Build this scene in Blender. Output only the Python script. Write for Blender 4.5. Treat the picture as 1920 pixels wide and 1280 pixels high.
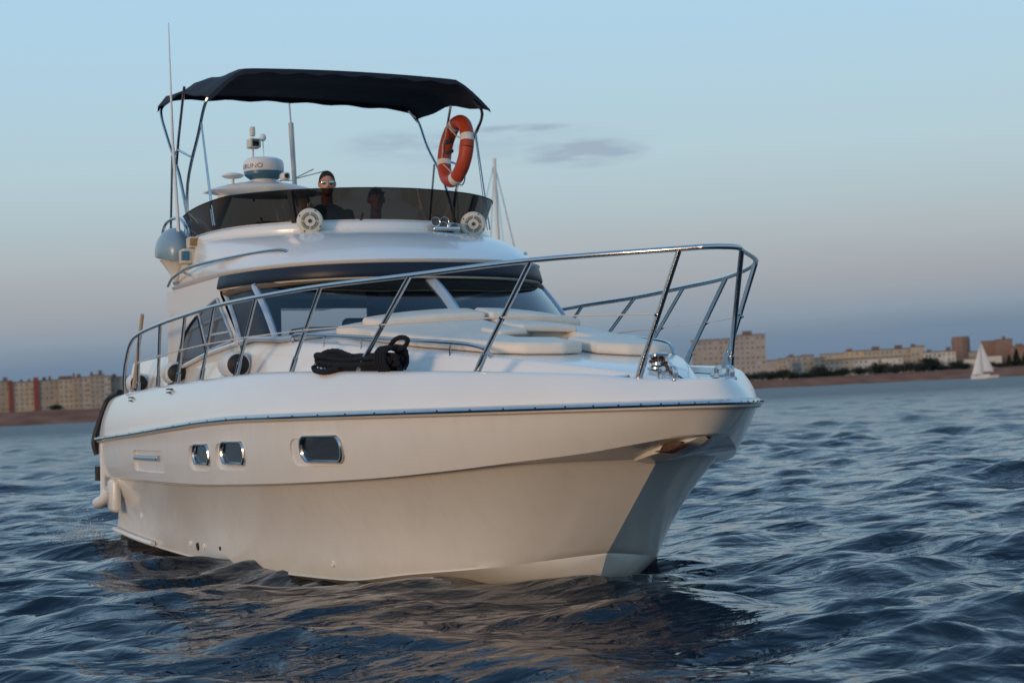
import bpy, bmesh, math, random
import numpy as np
from mathutils import Vector, Matrix
random.seed(4); RNG = np.random.default_rng(4)
R = math.radians
sc = bpy.context.scene
for o in list(bpy.data.objects): bpy.data.objects.remove(o)
COL = sc.collection

# ------------------------------------------------------------------ camera
CAM = np.array([11.1523, -6.8625, 1.55]); YAW, PITCH, ROLL, FPX = 2.710225, 0.030388, -0.048961, 3450.0
HEEL = -0.022143            # the yacht's own list, applied to everything aboard
_f = np.array([math.cos(PITCH)*math.cos(YAW), math.cos(PITCH)*math.sin(YAW), math.sin(PITCH)])
_r = np.cross(_f, [0, 0, 1]); _r /= np.linalg.norm(_r); _u = np.cross(_r, _f)
_c, _s = math.cos(ROLL), math.sin(ROLL)
CR, CU = _c*_r+_s*_u, -_s*_r+_c*_u
cd = bpy.data.cameras.new('camera'); cam = bpy.data.objects.new('camera', cd); COL.objects.link(cam)
cam.matrix_world = Matrix(((CR[0], CU[0], -_f[0], CAM[0]), (CR[1], CU[1], -_f[1], CAM[1]), (CR[2], CU[2], -_f[2], CAM[2]), (0, 0, 0, 1)))
cd.sensor_width = 36; cd.lens = FPX/1920*36; cd.clip_end = 60000; cd.clip_start = 0.1
cd.dof.use_dof = True; cd.dof.focus_distance = 15.0; cd.dof.aperture_fstop = 2.8
sc.camera = cam

# ------------------------------------------------------------------ sky, sun, exposure
SUN_AZ, SUN_EL = R(-66), R(7)
wd = bpy.data.worlds.new('World'); sc.world = wd; wd.use_nodes = True
nt = wd.node_tree; N = nt.nodes; L = nt.links
for n in list(N): N.remove(n)
def nn(t, **k):
    n = N.new(t)
    for a, b in k.items(): setattr(n, a, b)
    return n
def wmath(op, a, b=None, c=None, clamp=False):
    n = nn('ShaderNodeMath', operation=op, use_clamp=clamp)
    for i, v in enumerate((a, b, c)):
        if v is None: continue
        if isinstance(v, (int, float)): n.inputs[i].default_value = v
        else: L.new(v, n.inputs[i])
    return n.outputs[0]
def wmix(fac, a, b, mode='MIX'):
    n = nn('ShaderNodeMix', data_type='RGBA', blend_type=mode)
    for s, v in ((n.inputs[0], fac), (n.inputs[6], a), (n.inputs[7], b)):
        if isinstance(v, (int, float)): s.default_value = v
        elif isinstance(v, tuple): s.default_value = v
        else: L.new(v, s)
    return n.outputs[2]
tc = nn('ShaderNodeTexCoord'); sep = nn('ShaderNodeSeparateXYZ'); L.new(tc.outputs['Generated'], sep.inputs[0])
elev = wmath('ARCSINE', sep.outputs[2])                      # radians
azim = wmath('ARCTAN2', sep.outputs[1], sep.outputs[0])
# gentle unevenness of the dusk bands
cmb = nn('ShaderNodeCombineXYZ'); L.new(wmath('MULTIPLY', azim, 5.0), cmb.inputs[0]); L.new(wmath('MULTIPLY', elev, 34.0), cmb.inputs[1])
nz = nn('ShaderNodeTexNoise'); nz.inputs['Scale'].default_value = 1.3; nz.inputs['Detail'].default_value = 5; L.new(cmb.outputs[0], nz.inputs['Vector'])
wob = wmath('MULTIPLY', wmath('SUBTRACT', nz.outputs['Fac'], 0.5), 0.020)
fall = wmath('SUBTRACT', 1.0, wmath('DIVIDE', wmath('ABSOLUTE', elev), 0.16), clamp=True)
e2 = wmath('ADD', elev, wmath('MULTIPLY', wob, fall))
ramp = nn('ShaderNodeValToRGB'); ramp.color_ramp.interpolation = 'EASE' if False else 'LINEAR'
stops = [(-0.02, (.140, .215, .320)), (0.014, (.142, .222, .332)), (0.026, (.158, .238, .345)), (0.040, (.250, .312, .395)), (0.058, (.345, .372, .420)),
         (0.085, (.415, .475, .520)), (0.128, (.450, .600, .668)), (0.212, (.425, .645, .815)), (0.45, (.300, .525, .790)), (0.8, (.205, .40, .67)), (1.57, (.14, .31, .57))]
def erp(e): return math.sqrt(max(0, (e+0.02)/1.6))
cr = ramp.color_ramp
while len(cr.elements) < len(stops): cr.elements.new(0.5)
for el, (e, c) in zip(cr.elements, stops):
    el.position = erp(e); el.color = (*c, 1)
L.new(wmath('SQRT', wmath('DIVIDE', wmath('MAXIMUM', wmath('ADD', e2, 0.02), 0.0), 1.6)), ramp.inputs[0])
# thin grey-lilac wisps
def wisp(az0, el0, wa, we, amt):
    da = wmath('DIVIDE', wmath('SUBTRACT', azim, az0), wa); de = wmath('DIVIDE', wmath('SUBTRACT', elev, el0), we)
    d = wmath('ADD', wmath('MULTIPLY', da, da), wmath('MULTIPLY', de, de))
    m = wmath('SUBTRACT', 1.0, d, clamp=True)
    return wmath('MULTIPLY', m, amt)
cmb2 = nn('ShaderNodeCombineXYZ'); L.new(wmath('MULTIPLY', azim, 26.0), cmb2.inputs[0]); L.new(wmath('MULTIPLY', elev, 210.0), cmb2.inputs[1])
nz2 = nn('ShaderNodeTexNoise'); nz2.inputs['Scale'].default_value = 1.0; nz2.inputs['Detail'].default_value = 6; nz2.inputs['Roughness'].default_value = .6; L.new(cmb2.outputs[0], nz2.inputs['Vector'])
def azel(u, v):
    d = _f*FPX+CR*(u-960)-CU*(v-640); d = d/np.linalg.norm(d)
    return math.atan2(d[1], d[0]), math.asin(d[2])
tot = None
for (u, v, wu, wv, amt) in ((1100, 287, 130, 30, 2.6), (970, 241, 110, 9, 2.2), (770, 268, 150, 30, 1.3), (930, 275, 320, 46, .7)):
    a, e = azel(u, v); w = wisp(a, e, wu/FPX, wv/FPX, amt); tot = w if tot is None else wmath('ADD', tot, w)
cloud = wmath('MULTIPLY', tot, wmath('MULTIPLY', wmath('SUBTRACT', nz2.outputs['Fac'], 0.30), 1.9, clamp=True), clamp=True)
sky_c = wmix(wmath('MULTIPLY', cloud, 0.62), ramp.outputs[0], (.262, .330, .452, 1))
nish = nn('ShaderNodeTexSky', sky_type='NISHITA', sun_disc=False); nish.sun_elevation = SUN_EL; nish.sun_rotation = math.pi/2-SUN_AZ
nish.air_density = 1.0; nish.dust_density = 2.0
nsc = nn('ShaderNodeVectorMath', operation='SCALE'); L.new(nish.outputs[0], nsc.inputs[0]); nsc.inputs['Scale'].default_value = 0.012
add = wmix(1.0, sky_c, nsc.outputs[0], 'ADD')
bg = nn('ShaderNodeBackground'); L.new(add, bg.inputs[0]); bg.inputs[1].default_value = 0.95
wo = nn('ShaderNodeOutputWorld'); L.new(bg.outputs[0], wo.inputs[0])
sl = bpy.data.lights.new('sun', 'SUN'); sl.energy = 1.3; sl.angle = R(14); sl.color = (1.0, .66, .38)
so = bpy.data.objects.new('sun', sl); COL.objects.link(so)
sd = Vector((math.cos(SUN_EL)*math.cos(SUN_AZ), math.cos(SUN_EL)*math.sin(SUN_AZ), math.sin(SUN_EL)))
so.rotation_euler = sd.to_track_quat('Z', 'Y').to_euler(); so.location = (20, -40, 20)
sc.view_settings.view_transform = 'Standard'; sc.view_settings.look = 'None'; sc.view_settings.exposure = 0.0; sc.view_settings.gamma = 1.0
sc.render.engine = 'CYCLES'

# ------------------------------------------------------------------ materials
MATS = {}
def mat(name, col, rough=.5, metal=0, coat=0, noise=0, nscale=6, bump=0, bscale=40, col2=None, ior=1.5, spec=None, dist=.002):
    if name in MATS: return MATS[name]
    m = bpy.data.materials.new(name); m.use_nodes = True; t = m.node_tree; b = t.nodes['Principled BSDF']
    b.inputs['Base Color'].default_value = (*col, 1); b.inputs['Roughness'].default_value = rough; b.inputs['Metallic'].default_value = metal
    b.inputs['Coat Weight'].default_value = coat; b.inputs['Coat Roughness'].default_value = .06; b.inputs['IOR'].default_value = ior
    tcn = t.nodes.new('ShaderNodeTexCoord')
    if noise or col2:
        z = t.nodes.new('ShaderNodeTexNoise'); z.inputs['Scale'].default_value = nscale; z.inputs['Detail'].default_value = 6
        t.links.new(tcn.outputs['Object'], z.inputs['Vector'])
        r = t.nodes.new('ShaderNodeValToRGB'); r.color_ramp.elements[0].position = .3; r.color_ramp.elements[1].position = .7
        c2 = col2 or tuple(c*(1-noise) for c in col)
        r.color_ramp.elements[0].color = (*c2, 1); r.color_ramp.elements[1].color = (*col, 1)
        t.links.new(z.outputs['Fac'], r.inputs[0]); t.links.new(r.outputs[0], b.inputs['Base Color'])
        mr = t.nodes.new('ShaderNodeMapRange'); mr.inputs[3].default_value = rough*.85; mr.inputs[4].default_value = min(1, rough*1.25)
        t.links.new(z.outputs['Fac'], mr.inputs[0]); t.links.new(mr.outputs[0], b.inputs['Roughness'])
    if bump:
        z2 = t.nodes.new('ShaderNodeTexNoise'); z2.inputs['Scale'].default_value = bscale; z2.inputs['Detail'].default_value = 4
        t.links.new(tcn.outputs['Object'], z2.inputs['Vector'])
        bp = t.nodes.new('ShaderNodeBump'); bp.inputs['Strength'].default_value = bump; bp.inputs['Distance'].default_value = dist
        t.links.new(z2.outputs['Fac'], bp.inputs['Height']); t.links.new(bp.outputs[0], b.inputs['Normal'])
    MATS[name] = m; return m
GEL = mat('gelcoat', (.80, .775, .735), .22, coat=.6, noise=.035, nscale=1.6, bump=.12, bscale=1.3, dist=.01)
HULLM = mat('hull_gelcoat', (.80, .755, .69), .24, coat=.55, noise=.06, nscale=1.1, bump=.15, bscale=1.1, dist=.012)
DECKM = mat('deck_nonskid', (.80, .785, .76), .5, noise=.05, nscale=5, bump=.25, bscale=260, dist=.001)
STEEL = mat('stainless', (.58, .58, .58), .13, metal=1, noise=.12, nscale=9)
NAVY = mat('navy_paint', (.007, .013, .030), .42, ior=1.38)
CANVAS = mat('navy_canvas', (.010, .014, .026), .78, noise=.35, nscale=3, bump=.35, bscale=14, dist=.012)
VINYL = mat('cream_vinyl', (.80, .70, .585), .48, noise=.08, nscale=5, bump=.3, bscale=16, dist=.008)
CREAM = mat('cream_plastic', (.66, .60, .49), .42, noise=.1, nscale=14)
BLACK = mat('black_rubber', (.012, .012, .014), .6, noise=.3, nscale=20)
ROPEM = mat('navy_rope', (.004, .005, .011), .9, noise=.4, nscale=60, bump=.8, bscale=180, dist=.006)
WIREM = mat('lifeline', (.62, .58, .52), .4)
FENDM = mat('fender_vinyl', (.72, .72, .71), .35, noise=.12, nscale=9)
ORANGE = mat('ring_orange', (.52, .065, .022), .5, noise=.25, nscale=9, bump=.2, bscale=60)
WHITE = mat('white_paint', (.78, .77, .75), .35, noise=.04)
PALEB = mat('pale_blue_cover', (.23, .34, .42), .32, coat=.3, noise=.1, nscale=4)
TEAL = mat('radome_blue', (.05, .155, .235), .35)
LETTER = mat('letter_blue', (.03, .05, .16), .5)
DARKIN = mat('cabin_interior', (.40, .48, .58), .6, noise=.3, nscale=3)
LININ = mat('cabin_lining', (.14, .105, .075), .6, noise=.2, nscale=3)
LEATH = mat('seat_vinyl', (.10, .095, .10), .5, noise=.2)
DARKG = mat('dark_glass', (.012, .012, .014), .04, coat=.5)
SIDEG = mat('side_window_glass', (.085, .085, .08), .05, coat=.4, noise=.15, nscale=1.2)
RUST = mat('rusty_anchor', (.12, .055, .03), .75, noise=.5, nscale=25, bump=.4, bscale=60)
SKIN = mat('skin', (.56, .28, .185), .5, noise=.12, nscale=14)
SHIRT = mat('dark_shirt', (.03, .03, .036), .85, noise=.3, nscale=12)
HAIR = mat('hair', (.022, .016, .012), .7, noise=.3, nscale=90, bump=.6, bscale=160)
LENSM = mat('mirror_lens', (.55, .52, .47), .06, metal=1)
def stain(m, col, lo, hi, scale, amt):
    # weathering of the gelcoat: run-down streaks everywhere and a yellowed scum line near the water
    t = m.node_tree; b = t.nodes['Principled BSDF']; src = b.inputs['Base Color'].links[0].from_socket; tcn = t.nodes.new('ShaderNodeTexCoord')
    mp = t.nodes.new('ShaderNodeMapping'); mp.inputs['Scale'].default_value = (4.5, 4.5, .35); t.links.new(tcn.outputs['Object'], mp.inputs[0])
    z = t.nodes.new('ShaderNodeTexNoise'); z.inputs['Scale'].default_value = 2.2; z.inputs['Detail'].default_value = 7; t.links.new(mp.outputs[0], z.inputs['Vector'])
    r = t.nodes.new('ShaderNodeMapRange'); r.inputs[1].default_value = .48; r.inputs[2].default_value = .75; r.inputs[4].default_value = amt; t.links.new(z.outputs['Fac'], r.inputs[0])
    m1 = t.nodes.new('ShaderNodeMix'); m1.data_type = 'RGBA'; t.links.new(r.outputs[0], m1.inputs[0]); t.links.new(src, m1.inputs[6]); m1.inputs[7].default_value = (.50, .44, .36, 1)
    sp = t.nodes.new('ShaderNodeSeparateXYZ'); t.links.new(tcn.outputs['Object'], sp.inputs[0])
    z2 = t.nodes.new('ShaderNodeTexNoise'); z2.inputs['Scale'].default_value = scale; z2.inputs['Detail'].default_value = 5; t.links.new(tcn.outputs['Object'], z2.inputs['Vector'])
    ad = t.nodes.new('ShaderNodeMath'); ad.operation = 'MULTIPLY_ADD'; t.links.new(z2.outputs['Fac'], ad.inputs[0]); ad.inputs[1].default_value = .22; t.links.new(sp.outputs[2], ad.inputs[2])
    r2 = t.nodes.new('ShaderNodeMapRange'); r2.inputs[1].default_value = hi; r2.inputs[2].default_value = lo; r2.inputs[3].default_value = 0; r2.inputs[4].default_value = .55; t.links.new(ad.outputs[0], r2.inputs[0])
    m2 = t.nodes.new('ShaderNodeMix'); m2.data_type = 'RGBA'; t.links.new(r2.outputs[0], m2.inputs[0]); t.links.new(m1.outputs[2], m2.inputs[6]); m2.inputs[7].default_value = (*col, 1); t.links.new(m2.outputs[2], b.inputs['Base Color'])
stain(HULLM, (.52, .42, .24), .02, .30, 3.0, .11)
def clear(name, tint, gloss=.05, mixf=None):
    m = bpy.data.materials.new(name); m.use_nodes = True; t = m.node_tree
    for n in list(t.nodes): t.nodes.remove(n)
    o = t.nodes.new('ShaderNodeOutputMaterial'); mx = t.nodes.new('ShaderNodeMixShader'); tr = t.nodes.new('ShaderNodeBsdfTransparent'); g = t.nodes.new('ShaderNodeBsdfGlossy'); f = t.nodes.new('ShaderNodeFresnel')
    tr.inputs[0].default_value = (*tint, 1); g.inputs['Roughness'].default_value = gloss; g.inputs['Color'].default_value = (.9, .95, 1, 1); f.inputs[0].default_value = mixf or 1.45
    t.links.new(f.outputs[0], mx.inputs[0]); t.links.new(tr.outputs[0], mx.inputs[1]); t.links.new(g.outputs[0], mx.inputs[2]); t.links.new(mx.outputs[0], o.inputs[0])
    return m
SMOKE = clear('smoked_acrylic', (.068, .052, .044)); GLASS = clear('tinted_windscreen', (.50, .56, .60), .02, 1.55)

# ------------------------------------------------------------------ mesh helpers
def heel(p): 
    c, s = math.cos(HEEL), math.sin(HEEL); return (p[0], p[1]*c-p[2]*s, p[1]*s+p[2]*c)
def mk(name, V, F, m, parent=None, org=(0, 0, 0), smooth=True, sharp=38):
    V = np.asarray(V, float).reshape(-1, 3)-np.asarray(org, float)
    me = bpy.data.meshes.new(name); me.from_pydata(V.tolist(), [], [tuple(int(i) for i in f) for f in F]); me.update()
    if m: me.materials.append(m)
    if smooth:
        for p in me.polygons: p.use_smooth = True
        if sharp: me.set_sharp_from_angle(angle=R(sharp))
    o = bpy.data.objects.new(name, me); COL.objects.link(o)
    if parent: o.parent = parent
    return o
def tag(o, label, cat=None, group=None, kind=None):
    if label: o['label'] = label
    if cat: o['category'] = cat
    if group: o['group'] = group
    if kind: o['kind'] = kind
    return o
def thing(name, label, cat, loc=(0, 0, 0), aboard=True, group=None, rz=0):
    o = bpy.data.objects.new(name, None); o.empty_display_size = .2; COL.objects.link(o)
    if aboard: o.location = heel(loc); o.rotation_euler = (HEEL, 0, 0)
    else: o.location = loc; o.rotation_euler = (0, 0, rz)
    return tag(o, label, cat, group)
def aboard(o, loc): o.location = heel(loc); o.rotation_euler = (HEEL, 0, 0); return o
def pchip(xs, ys):
    xs = np.array(xs, float); ys = np.array(ys, float); o = np.argsort(xs); xs = xs[o]; ys = ys[o]
    h = np.diff(xs); d = np.diff(ys)/h; mm = np.zeros(len(xs))
    for i in range(1, len(xs)-1):
        if d[i-1]*d[i] > 0:
            w1 = 2*h[i]+h[i-1]; w2 = h[i]+2*h[i-1]; mm[i] = (w1+w2)/(w1/d[i-1]+w2/d[i])
    mm[0] = d[0]; mm[-1] = d[-1]
    def g(x):
        x = np.clip(np.asarray(x, float), xs[0], xs[-1]); i = np.clip(np.searchsorted(xs, x)-1, 0, len(h)-1); t = (x-xs[i])/h[i]
        return (1+2*t)*(1-t)**2*ys[i]+t*(1-t)**2*h[i]*mm[i]+t*t*(3-2*t)*ys[i+1]+t*t*(t-1)*h[i]*mm[i+1]
    return g
def grid(rows, closed=False, flip=False):
    """rows: list of (n,3) arrays -> verts, quads"""
    n = len(rows[0]); V = np.concatenate(rows); F = []
    for i in range(len(rows)-1):
        for j in range(n-1 if not closed else n):
            a, b = i*n+j, i*n+(j+1) % n; c, d = b+n, a+n
            F.append((a, d, c, b) if flip else (a, b, c, d))
    return V, F
def cat_rom(P, n=8):
    P = [np.array(p, float) for p in P]; out = []
    Q = [2*P[0]-P[1]]+P+[2*P[-1]-P[-2]]
    for i in range(1, len(Q)-2):
        for k in range(n):
            t = k/n; a, b, c, d = Q[i-1:i+3]
            out.append(.5*((2*b)+(c-a)*t+(2*a-5*b+4*c-d)*t*t+(3*b-a-3*c+d)*t**3))
    out.append(P[-1]); return np.array(out)
def tube(path, r, n=10, caps=True, flat=1.0):
    P = np.asarray(path, float); k = len(P); T = np.gradient(P, axis=0); T /= np.linalg.norm(T, axis=1)[:, None]
    rr = np.full(k, r) if np.isscalar(r) else np.asarray(r, float)
    up = np.array([0, 0, 1.]) if abs(T[0][2]) < .9 else np.array([1., 0, 0])
    a = np.cross(T[0], up); a /= np.linalg.norm(a); rows = []
    for i in range(k):
        a = a-T[i]*(a@T[i]); a /= np.linalg.norm(a); b = np.cross(T[i], a)
        th = np.arange(n)*2*math.pi/n
        rows.append(P[i]+rr[i]*(np.cos(th)[:, None]*a*flat+np.sin(th)[:, None]*b))
    V, F = grid(rows, closed=True)
    if caps: F.append(tuple(range(n-1, -1, -1))); F.append(tuple(range((k-1)*n, k*n)))
    return V, F
class MB:
    def __init__(s): s.V = []; s.F = []; s.n = 0
    def add(s, V, F):
        V = np.asarray(V, float).reshape(-1, 3); s.V.append(V); s.F += [tuple(i+s.n for i in f) for f in F]; s.n += len(V); return s
    def tube(s, p, r, n=10, **k): return s.add(*tube(p, r, n, **k))
    def box(s, lo, hi):
        (a, b, c), (d, e, f) = lo, hi
        return s.add([(a, b, c), (d, b, c), (d, e, c), (a, e, c), (a, b, f), (d, b, f), (d, e, f), (a, e, f)],
                     [(0, 3, 2, 1), (4, 5, 6, 7), (0, 1, 5, 4), (1, 2, 6, 5), (2, 3, 7, 6), (3, 0, 4, 7)])
    def lathe(s, prof, o=(0, 0, 0), ax=(0, 0, 1), n=28):
        ax = np.array(ax, float); ax /= np.linalg.norm(ax); q = np.array([0, 0, 1.]) if abs(ax[2]) < .9 else np.array([1., 0, 0])
        a = np.cross(q, ax); a /= np.linalg.norm(a); b = np.cross(ax, a); th = np.arange(n)*2*math.pi/n
        rows = [np.array(o)+h*ax+max(r, 1e-4)*(np.cos(th)[:, None]*a+np.sin(th)[:, None]*b) for r, h in prof]
        return s.add(*grid(rows, closed=True))
    def ell(s, c, rad, n=16, m=10):
        rows = []
        for i in range(m+1):
            ph = -math.pi/2+math.pi*i/m; th = np.arange(n)*2*math.pi/n
            rows.append(np.stack([c[0]+rad[0]*math.cos(ph)*np.cos(th)+1e-5*np.cos(th), c[1]+rad[1]*math.cos(ph)*np.sin(th)+1e-5*np.sin(th), np.full(n, c[2]+rad[2]*math.sin(ph))], -1))
        return s.add(*grid(rows, closed=True))
    def done(s, name, m, parent=None, org=(0, 0, 0), **k): return mk(name, np.concatenate(s.V), s.F, m, parent, org, **k)
def rbox(lo, hi, bev=.02, seg=3):
    bm = bmesh.new(); bmesh.ops.create_cube(bm, size=1)
    lo, hi = np.array(lo, float), np.array(hi, float); c = (lo+hi)/2; d = hi-lo
    for v in bm.verts: v.co = Vector(c+np.array(v.co)*d)
    bmesh.ops.bevel(bm, geom=list(bm.edges), offset=bev, segments=seg, affect='EDGES', profile=.5)
    V = [tuple(v.co) for v in bm.verts]; bm.verts.index_update(); F = [tuple(v.index for v in f.verts) for f in bm.faces]; bm.free(); return V, F
def slab(poly, z0, z1, bev=.03, seg=3, zf=None):
    """soft-edged slab from a plan polygon; zf lifts it on to a surface"""
    bm = bmesh.new(); b = [bm.verts.new((x, y, 0)) for x, y in poly]; f = bm.faces.new(b)
    if f.normal.z < 0: f.normal_flip()
    f.normal_update(); 
    r = bmesh.ops.extrude_face_region(bm, geom=[f]); 
    for v in [g for g in r['geom'] if isinstance(g, bmesh.types.BMVert)]: v.co.z = z1-z0
    bmesh.ops.recalc_face_normals(bm, faces=list(bm.faces))
    bmesh.ops.bevel(bm, geom=list(bm.edges), offset=bev, segments=seg, affect='EDGES', profile=.5)
    bmesh.ops.triangulate(bm, faces=[f for f in bm.faces if len(f.verts) > 4])
    bmesh.ops.subdivide_edges(bm, edges=[e for e in bm.edges if e.calc_length() > .35], cuts=3, use_grid_fill=True)
    bm.verts.index_update(); V = np.array([tuple(v.co) for v in bm.verts]); F = [tuple(v.index for v in f.verts) for f in bm.faces]; bm.free()
    V[:, 2] += z0 if zf is None else z0+zf(V[:, 0], V[:, 1]); return V, F
def both(V): V = np.asarray(V, float).copy(); V[..., 1] *= -1; return V
# ================================================================== WATER
def water():
    cx, cy = CAM[0], CAM[1]
    NA, NR = 640, 1050
    a0 = YAW; ang = a0+np.linspace(-1, 1, NA)*R(24)
    rr = np.geomspace(7.0, 2600, NR)
    # coarse remainder of the disc: wide angles and far horizon
    ang_c = np.concatenate([np.linspace(a0+R(24), a0+R(336), 160)])
    def waves(X, Y, sp):
        H = np.zeros_like(X); DX = np.zeros_like(X); DY = np.zeros_like(X)
        g = np.random.default_rng(11); wind = R(158)
        lam = np.geomspace(.34, 9.0, 64); g.shuffle(lam)
        for k, l in enumerate(lam):
            th = wind+g.normal(0, .62 if l < 3 else .35); kk = 2*math.pi/l; ph = g.uniform(0, 2*math.pi)
            amp = .0092*l**.66*math.exp(-(l/4.0)**2*.55)*(1.0 if l > .7 else .8)
            fade = np.clip((l/sp-2.2)/2.0, 0, 1); 
            arg = kk*(X*math.cos(th)+Y*math.sin(th))+ph; s, c = np.sin(arg), np.cos(arg); w = amp*fade
            H += w*c; DX -= .85*w*math.cos(th)*s; DY -= .85*w*math.sin(th)*s
        # patches of stronger and lighter chop
        m = 1+.30*np.sin(X*.31+1.3*np.sin(Y*.17))*np.sin(Y*.27+.8)
        return H*m, DX*m, DY*m
    def ship(X, Y):
        # bow wave and the small swell thrown off along the starboard side
        d = np.hypot(X+2.35, Y*.9); h = .06*np.exp(-(d/.55)**2)
        yb = np.abs(Y)-1.9*np.clip((-2.1-X)/4.5, 0, 1)**.6
        side = np.exp(-((yb-.25-.10*(-X-2))/.42)**2)*((X < -2) & (X > -14))
        h = h+.055*side*np.sin((X+2)*1.15+2.2)-.03*np.exp(-((X+3.2)/1.2)**2-((yb-.1)/.5)**2)
        return h
    A, Rr = np.meshgrid(ang, rr); X = cx+Rr*np.cos(A); Y = cy+Rr*np.sin(A)
    sp = np.maximum(np.gradient(rr)[:, None]*np.ones_like(A)*.8, Rr*R(48)/NA)
    H, DX, DY = waves(X, Y, sp); edge = np.clip((R(24)-np.abs(A-a0))/R(2), 0, 1); rf = np.clip((Rr-7)/.5, 0, 1)*np.clip((2500-Rr)/600, 0, 1); H = (H+ship(X, Y))*edge*rf; DX *= edge*rf; DY *= edge*rf
    V1 = np.stack([X+DX, Y+DY, H], -1).reshape(-1, 3)
    i, j = np.meshgrid(np.arange(NR-1), np.arange(NA-1), indexing='ij'); a = (i*NA+j).ravel(); F1 = np.stack([a, a+1, a+NA+1, a+NA], -1)[:, ::-1]
    # coarse ring for the rest of the circle, inner disc and far sea
    V = [V1]; F = [F1]; n = len(V1)
    rc = np.array([7.0]+list(np.geomspace(9, 2600, 40))); rc[-1] = 2600
    A2, R2 = np.meshgrid(ang_c, rc); V2 = np.stack([cx+R2*np.cos(A2), cy+R2*np.sin(A2), 0*A2], -1).reshape(-1, 3); m = len(ang_c)
    i, j = np.meshgrid(np.arange(len(rc)-1), np.arange(m-1), indexing='ij'); a = (i*m+j).ravel(); F.append(np.stack([a, a+1, a+m+1, a+m], -1)[:, ::-1]+n); V.append(V2); n += len(V2)
    aa = np.concatenate([ang, ang_c[1:]]); m = len(aa)
    V3 = np.concatenate([np.stack([cx+r_*np.cos(aa), cy+r_*np.sin(aa), 0*aa], -1) for r_ in (2600, 6000, 30000)]+[np.stack([cx+r_*np.cos(aa), cy+r_*np.sin(aa), 0*aa], -1) for r_ in (0.3, 7.0)])
    for k in (0, 1, 3):
        a = k*m+np.arange(m-1); F.append(np.stack([a, a+1, a+m+1, a+m], -1)[:, ::-1]+n)
    V.append(V3); V = np.concatenate(V); F = np.concatenate(F)
    me = bpy.data.meshes.new('water'); me.vertices.add(len(V)); me.vertices.foreach_set('co', V.astype(np.float32).ravel())
    me.loops.add(F.size); me.loops.foreach_set('vertex_index', F.astype(np.int32).ravel()); me.polygons.add(len(F))
    me.polygons.foreach_set('loop_start', np.arange(0, F.size, 4, dtype=np.int32)); me.polygons.foreach_set('loop_total', np.full(len(F), 4, np.int32))
    me.polygons.foreach_set('use_smooth', np.ones(len(F), bool)); me.update(); me.validate()
    m_ = bpy.data.materials.new('sea_water'); m_.use_nodes = True; t = m_.node_tree; b = t.nodes['Principled BSDF']
    b.inputs['Base Color'].default_value = (.006, .016, .028, 1); b.inputs['IOR'].default_value = 1.333; b.inputs['Roughness'].default_value = .04
    geo = t.nodes.new('ShaderNodeNewGeometry'); ln = t.nodes.new('ShaderNodeVectorMath'); ln.operation = 'LENGTH'; t.links.new(geo.outputs['Position'], ln.inputs[0])
    mr = t.nodes.new('ShaderNodeMapRange'); mr.inputs[1].default_value = 14; mr.inputs[2].default_value = 210; mr.inputs[3].default_value = .03; mr.inputs[4].default_value = .39; t.links.new(ln.outputs['Value'], mr.inputs[0]); t.links.new(mr.outputs[0], b.inputs['Roughness'])
    ms = t.nodes.new('ShaderNodeMapRange'); ms.inputs[1].default_value = 12; ms.inputs[2].default_value = 160; ms.inputs[3].default_value = .48; ms.inputs[4].default_value = .40; t.links.new(ln.outputs['Value'], ms.inputs[0]); t.links.new(ms.outputs[0], b.inputs['Specular IOR Level'])
    mp = t.nodes.new('ShaderNodeMapping'); mp.inputs['Rotation'].default_value = (0, 0, R(22)); mp.inputs['Scale'].default_value = (1.0, .5, 1); t.links.new(geo.outputs['Position'], mp.inputs[0])
    prev = None
    for scl, st, ds in ((1.7, .95, .13), (6.0, .8, .036)):
        z = t.nodes.new('ShaderNodeTexNoise'); z.inputs['Scale'].default_value = scl; z.inputs['Detail'].default_value = 3; z.inputs['Distortion'].default_value = .6; t.links.new(mp.outputs[0], z.inputs['Vector'])
        bp = t.nodes.new('ShaderNodeBump'); bp.inputs['Strength'].default_value = st; bp.inputs['Distance'].default_value = ds; t.links.new(z.outputs['Fac'], bp.inputs['Height'])
        if prev: t.links.new(prev.outputs[0], bp.inputs['Normal'])
        prev = bp
    t.links.new(prev.outputs[0], b.inputs['Normal'])
    me.materials.append(m_); o = bpy.data.objects.new('water', me); COL.objects.link(o); o['kind'] = 'structure'; o['label'] = 'choppy dark blue water reaching to the far shore'
    return o
water()
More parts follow.
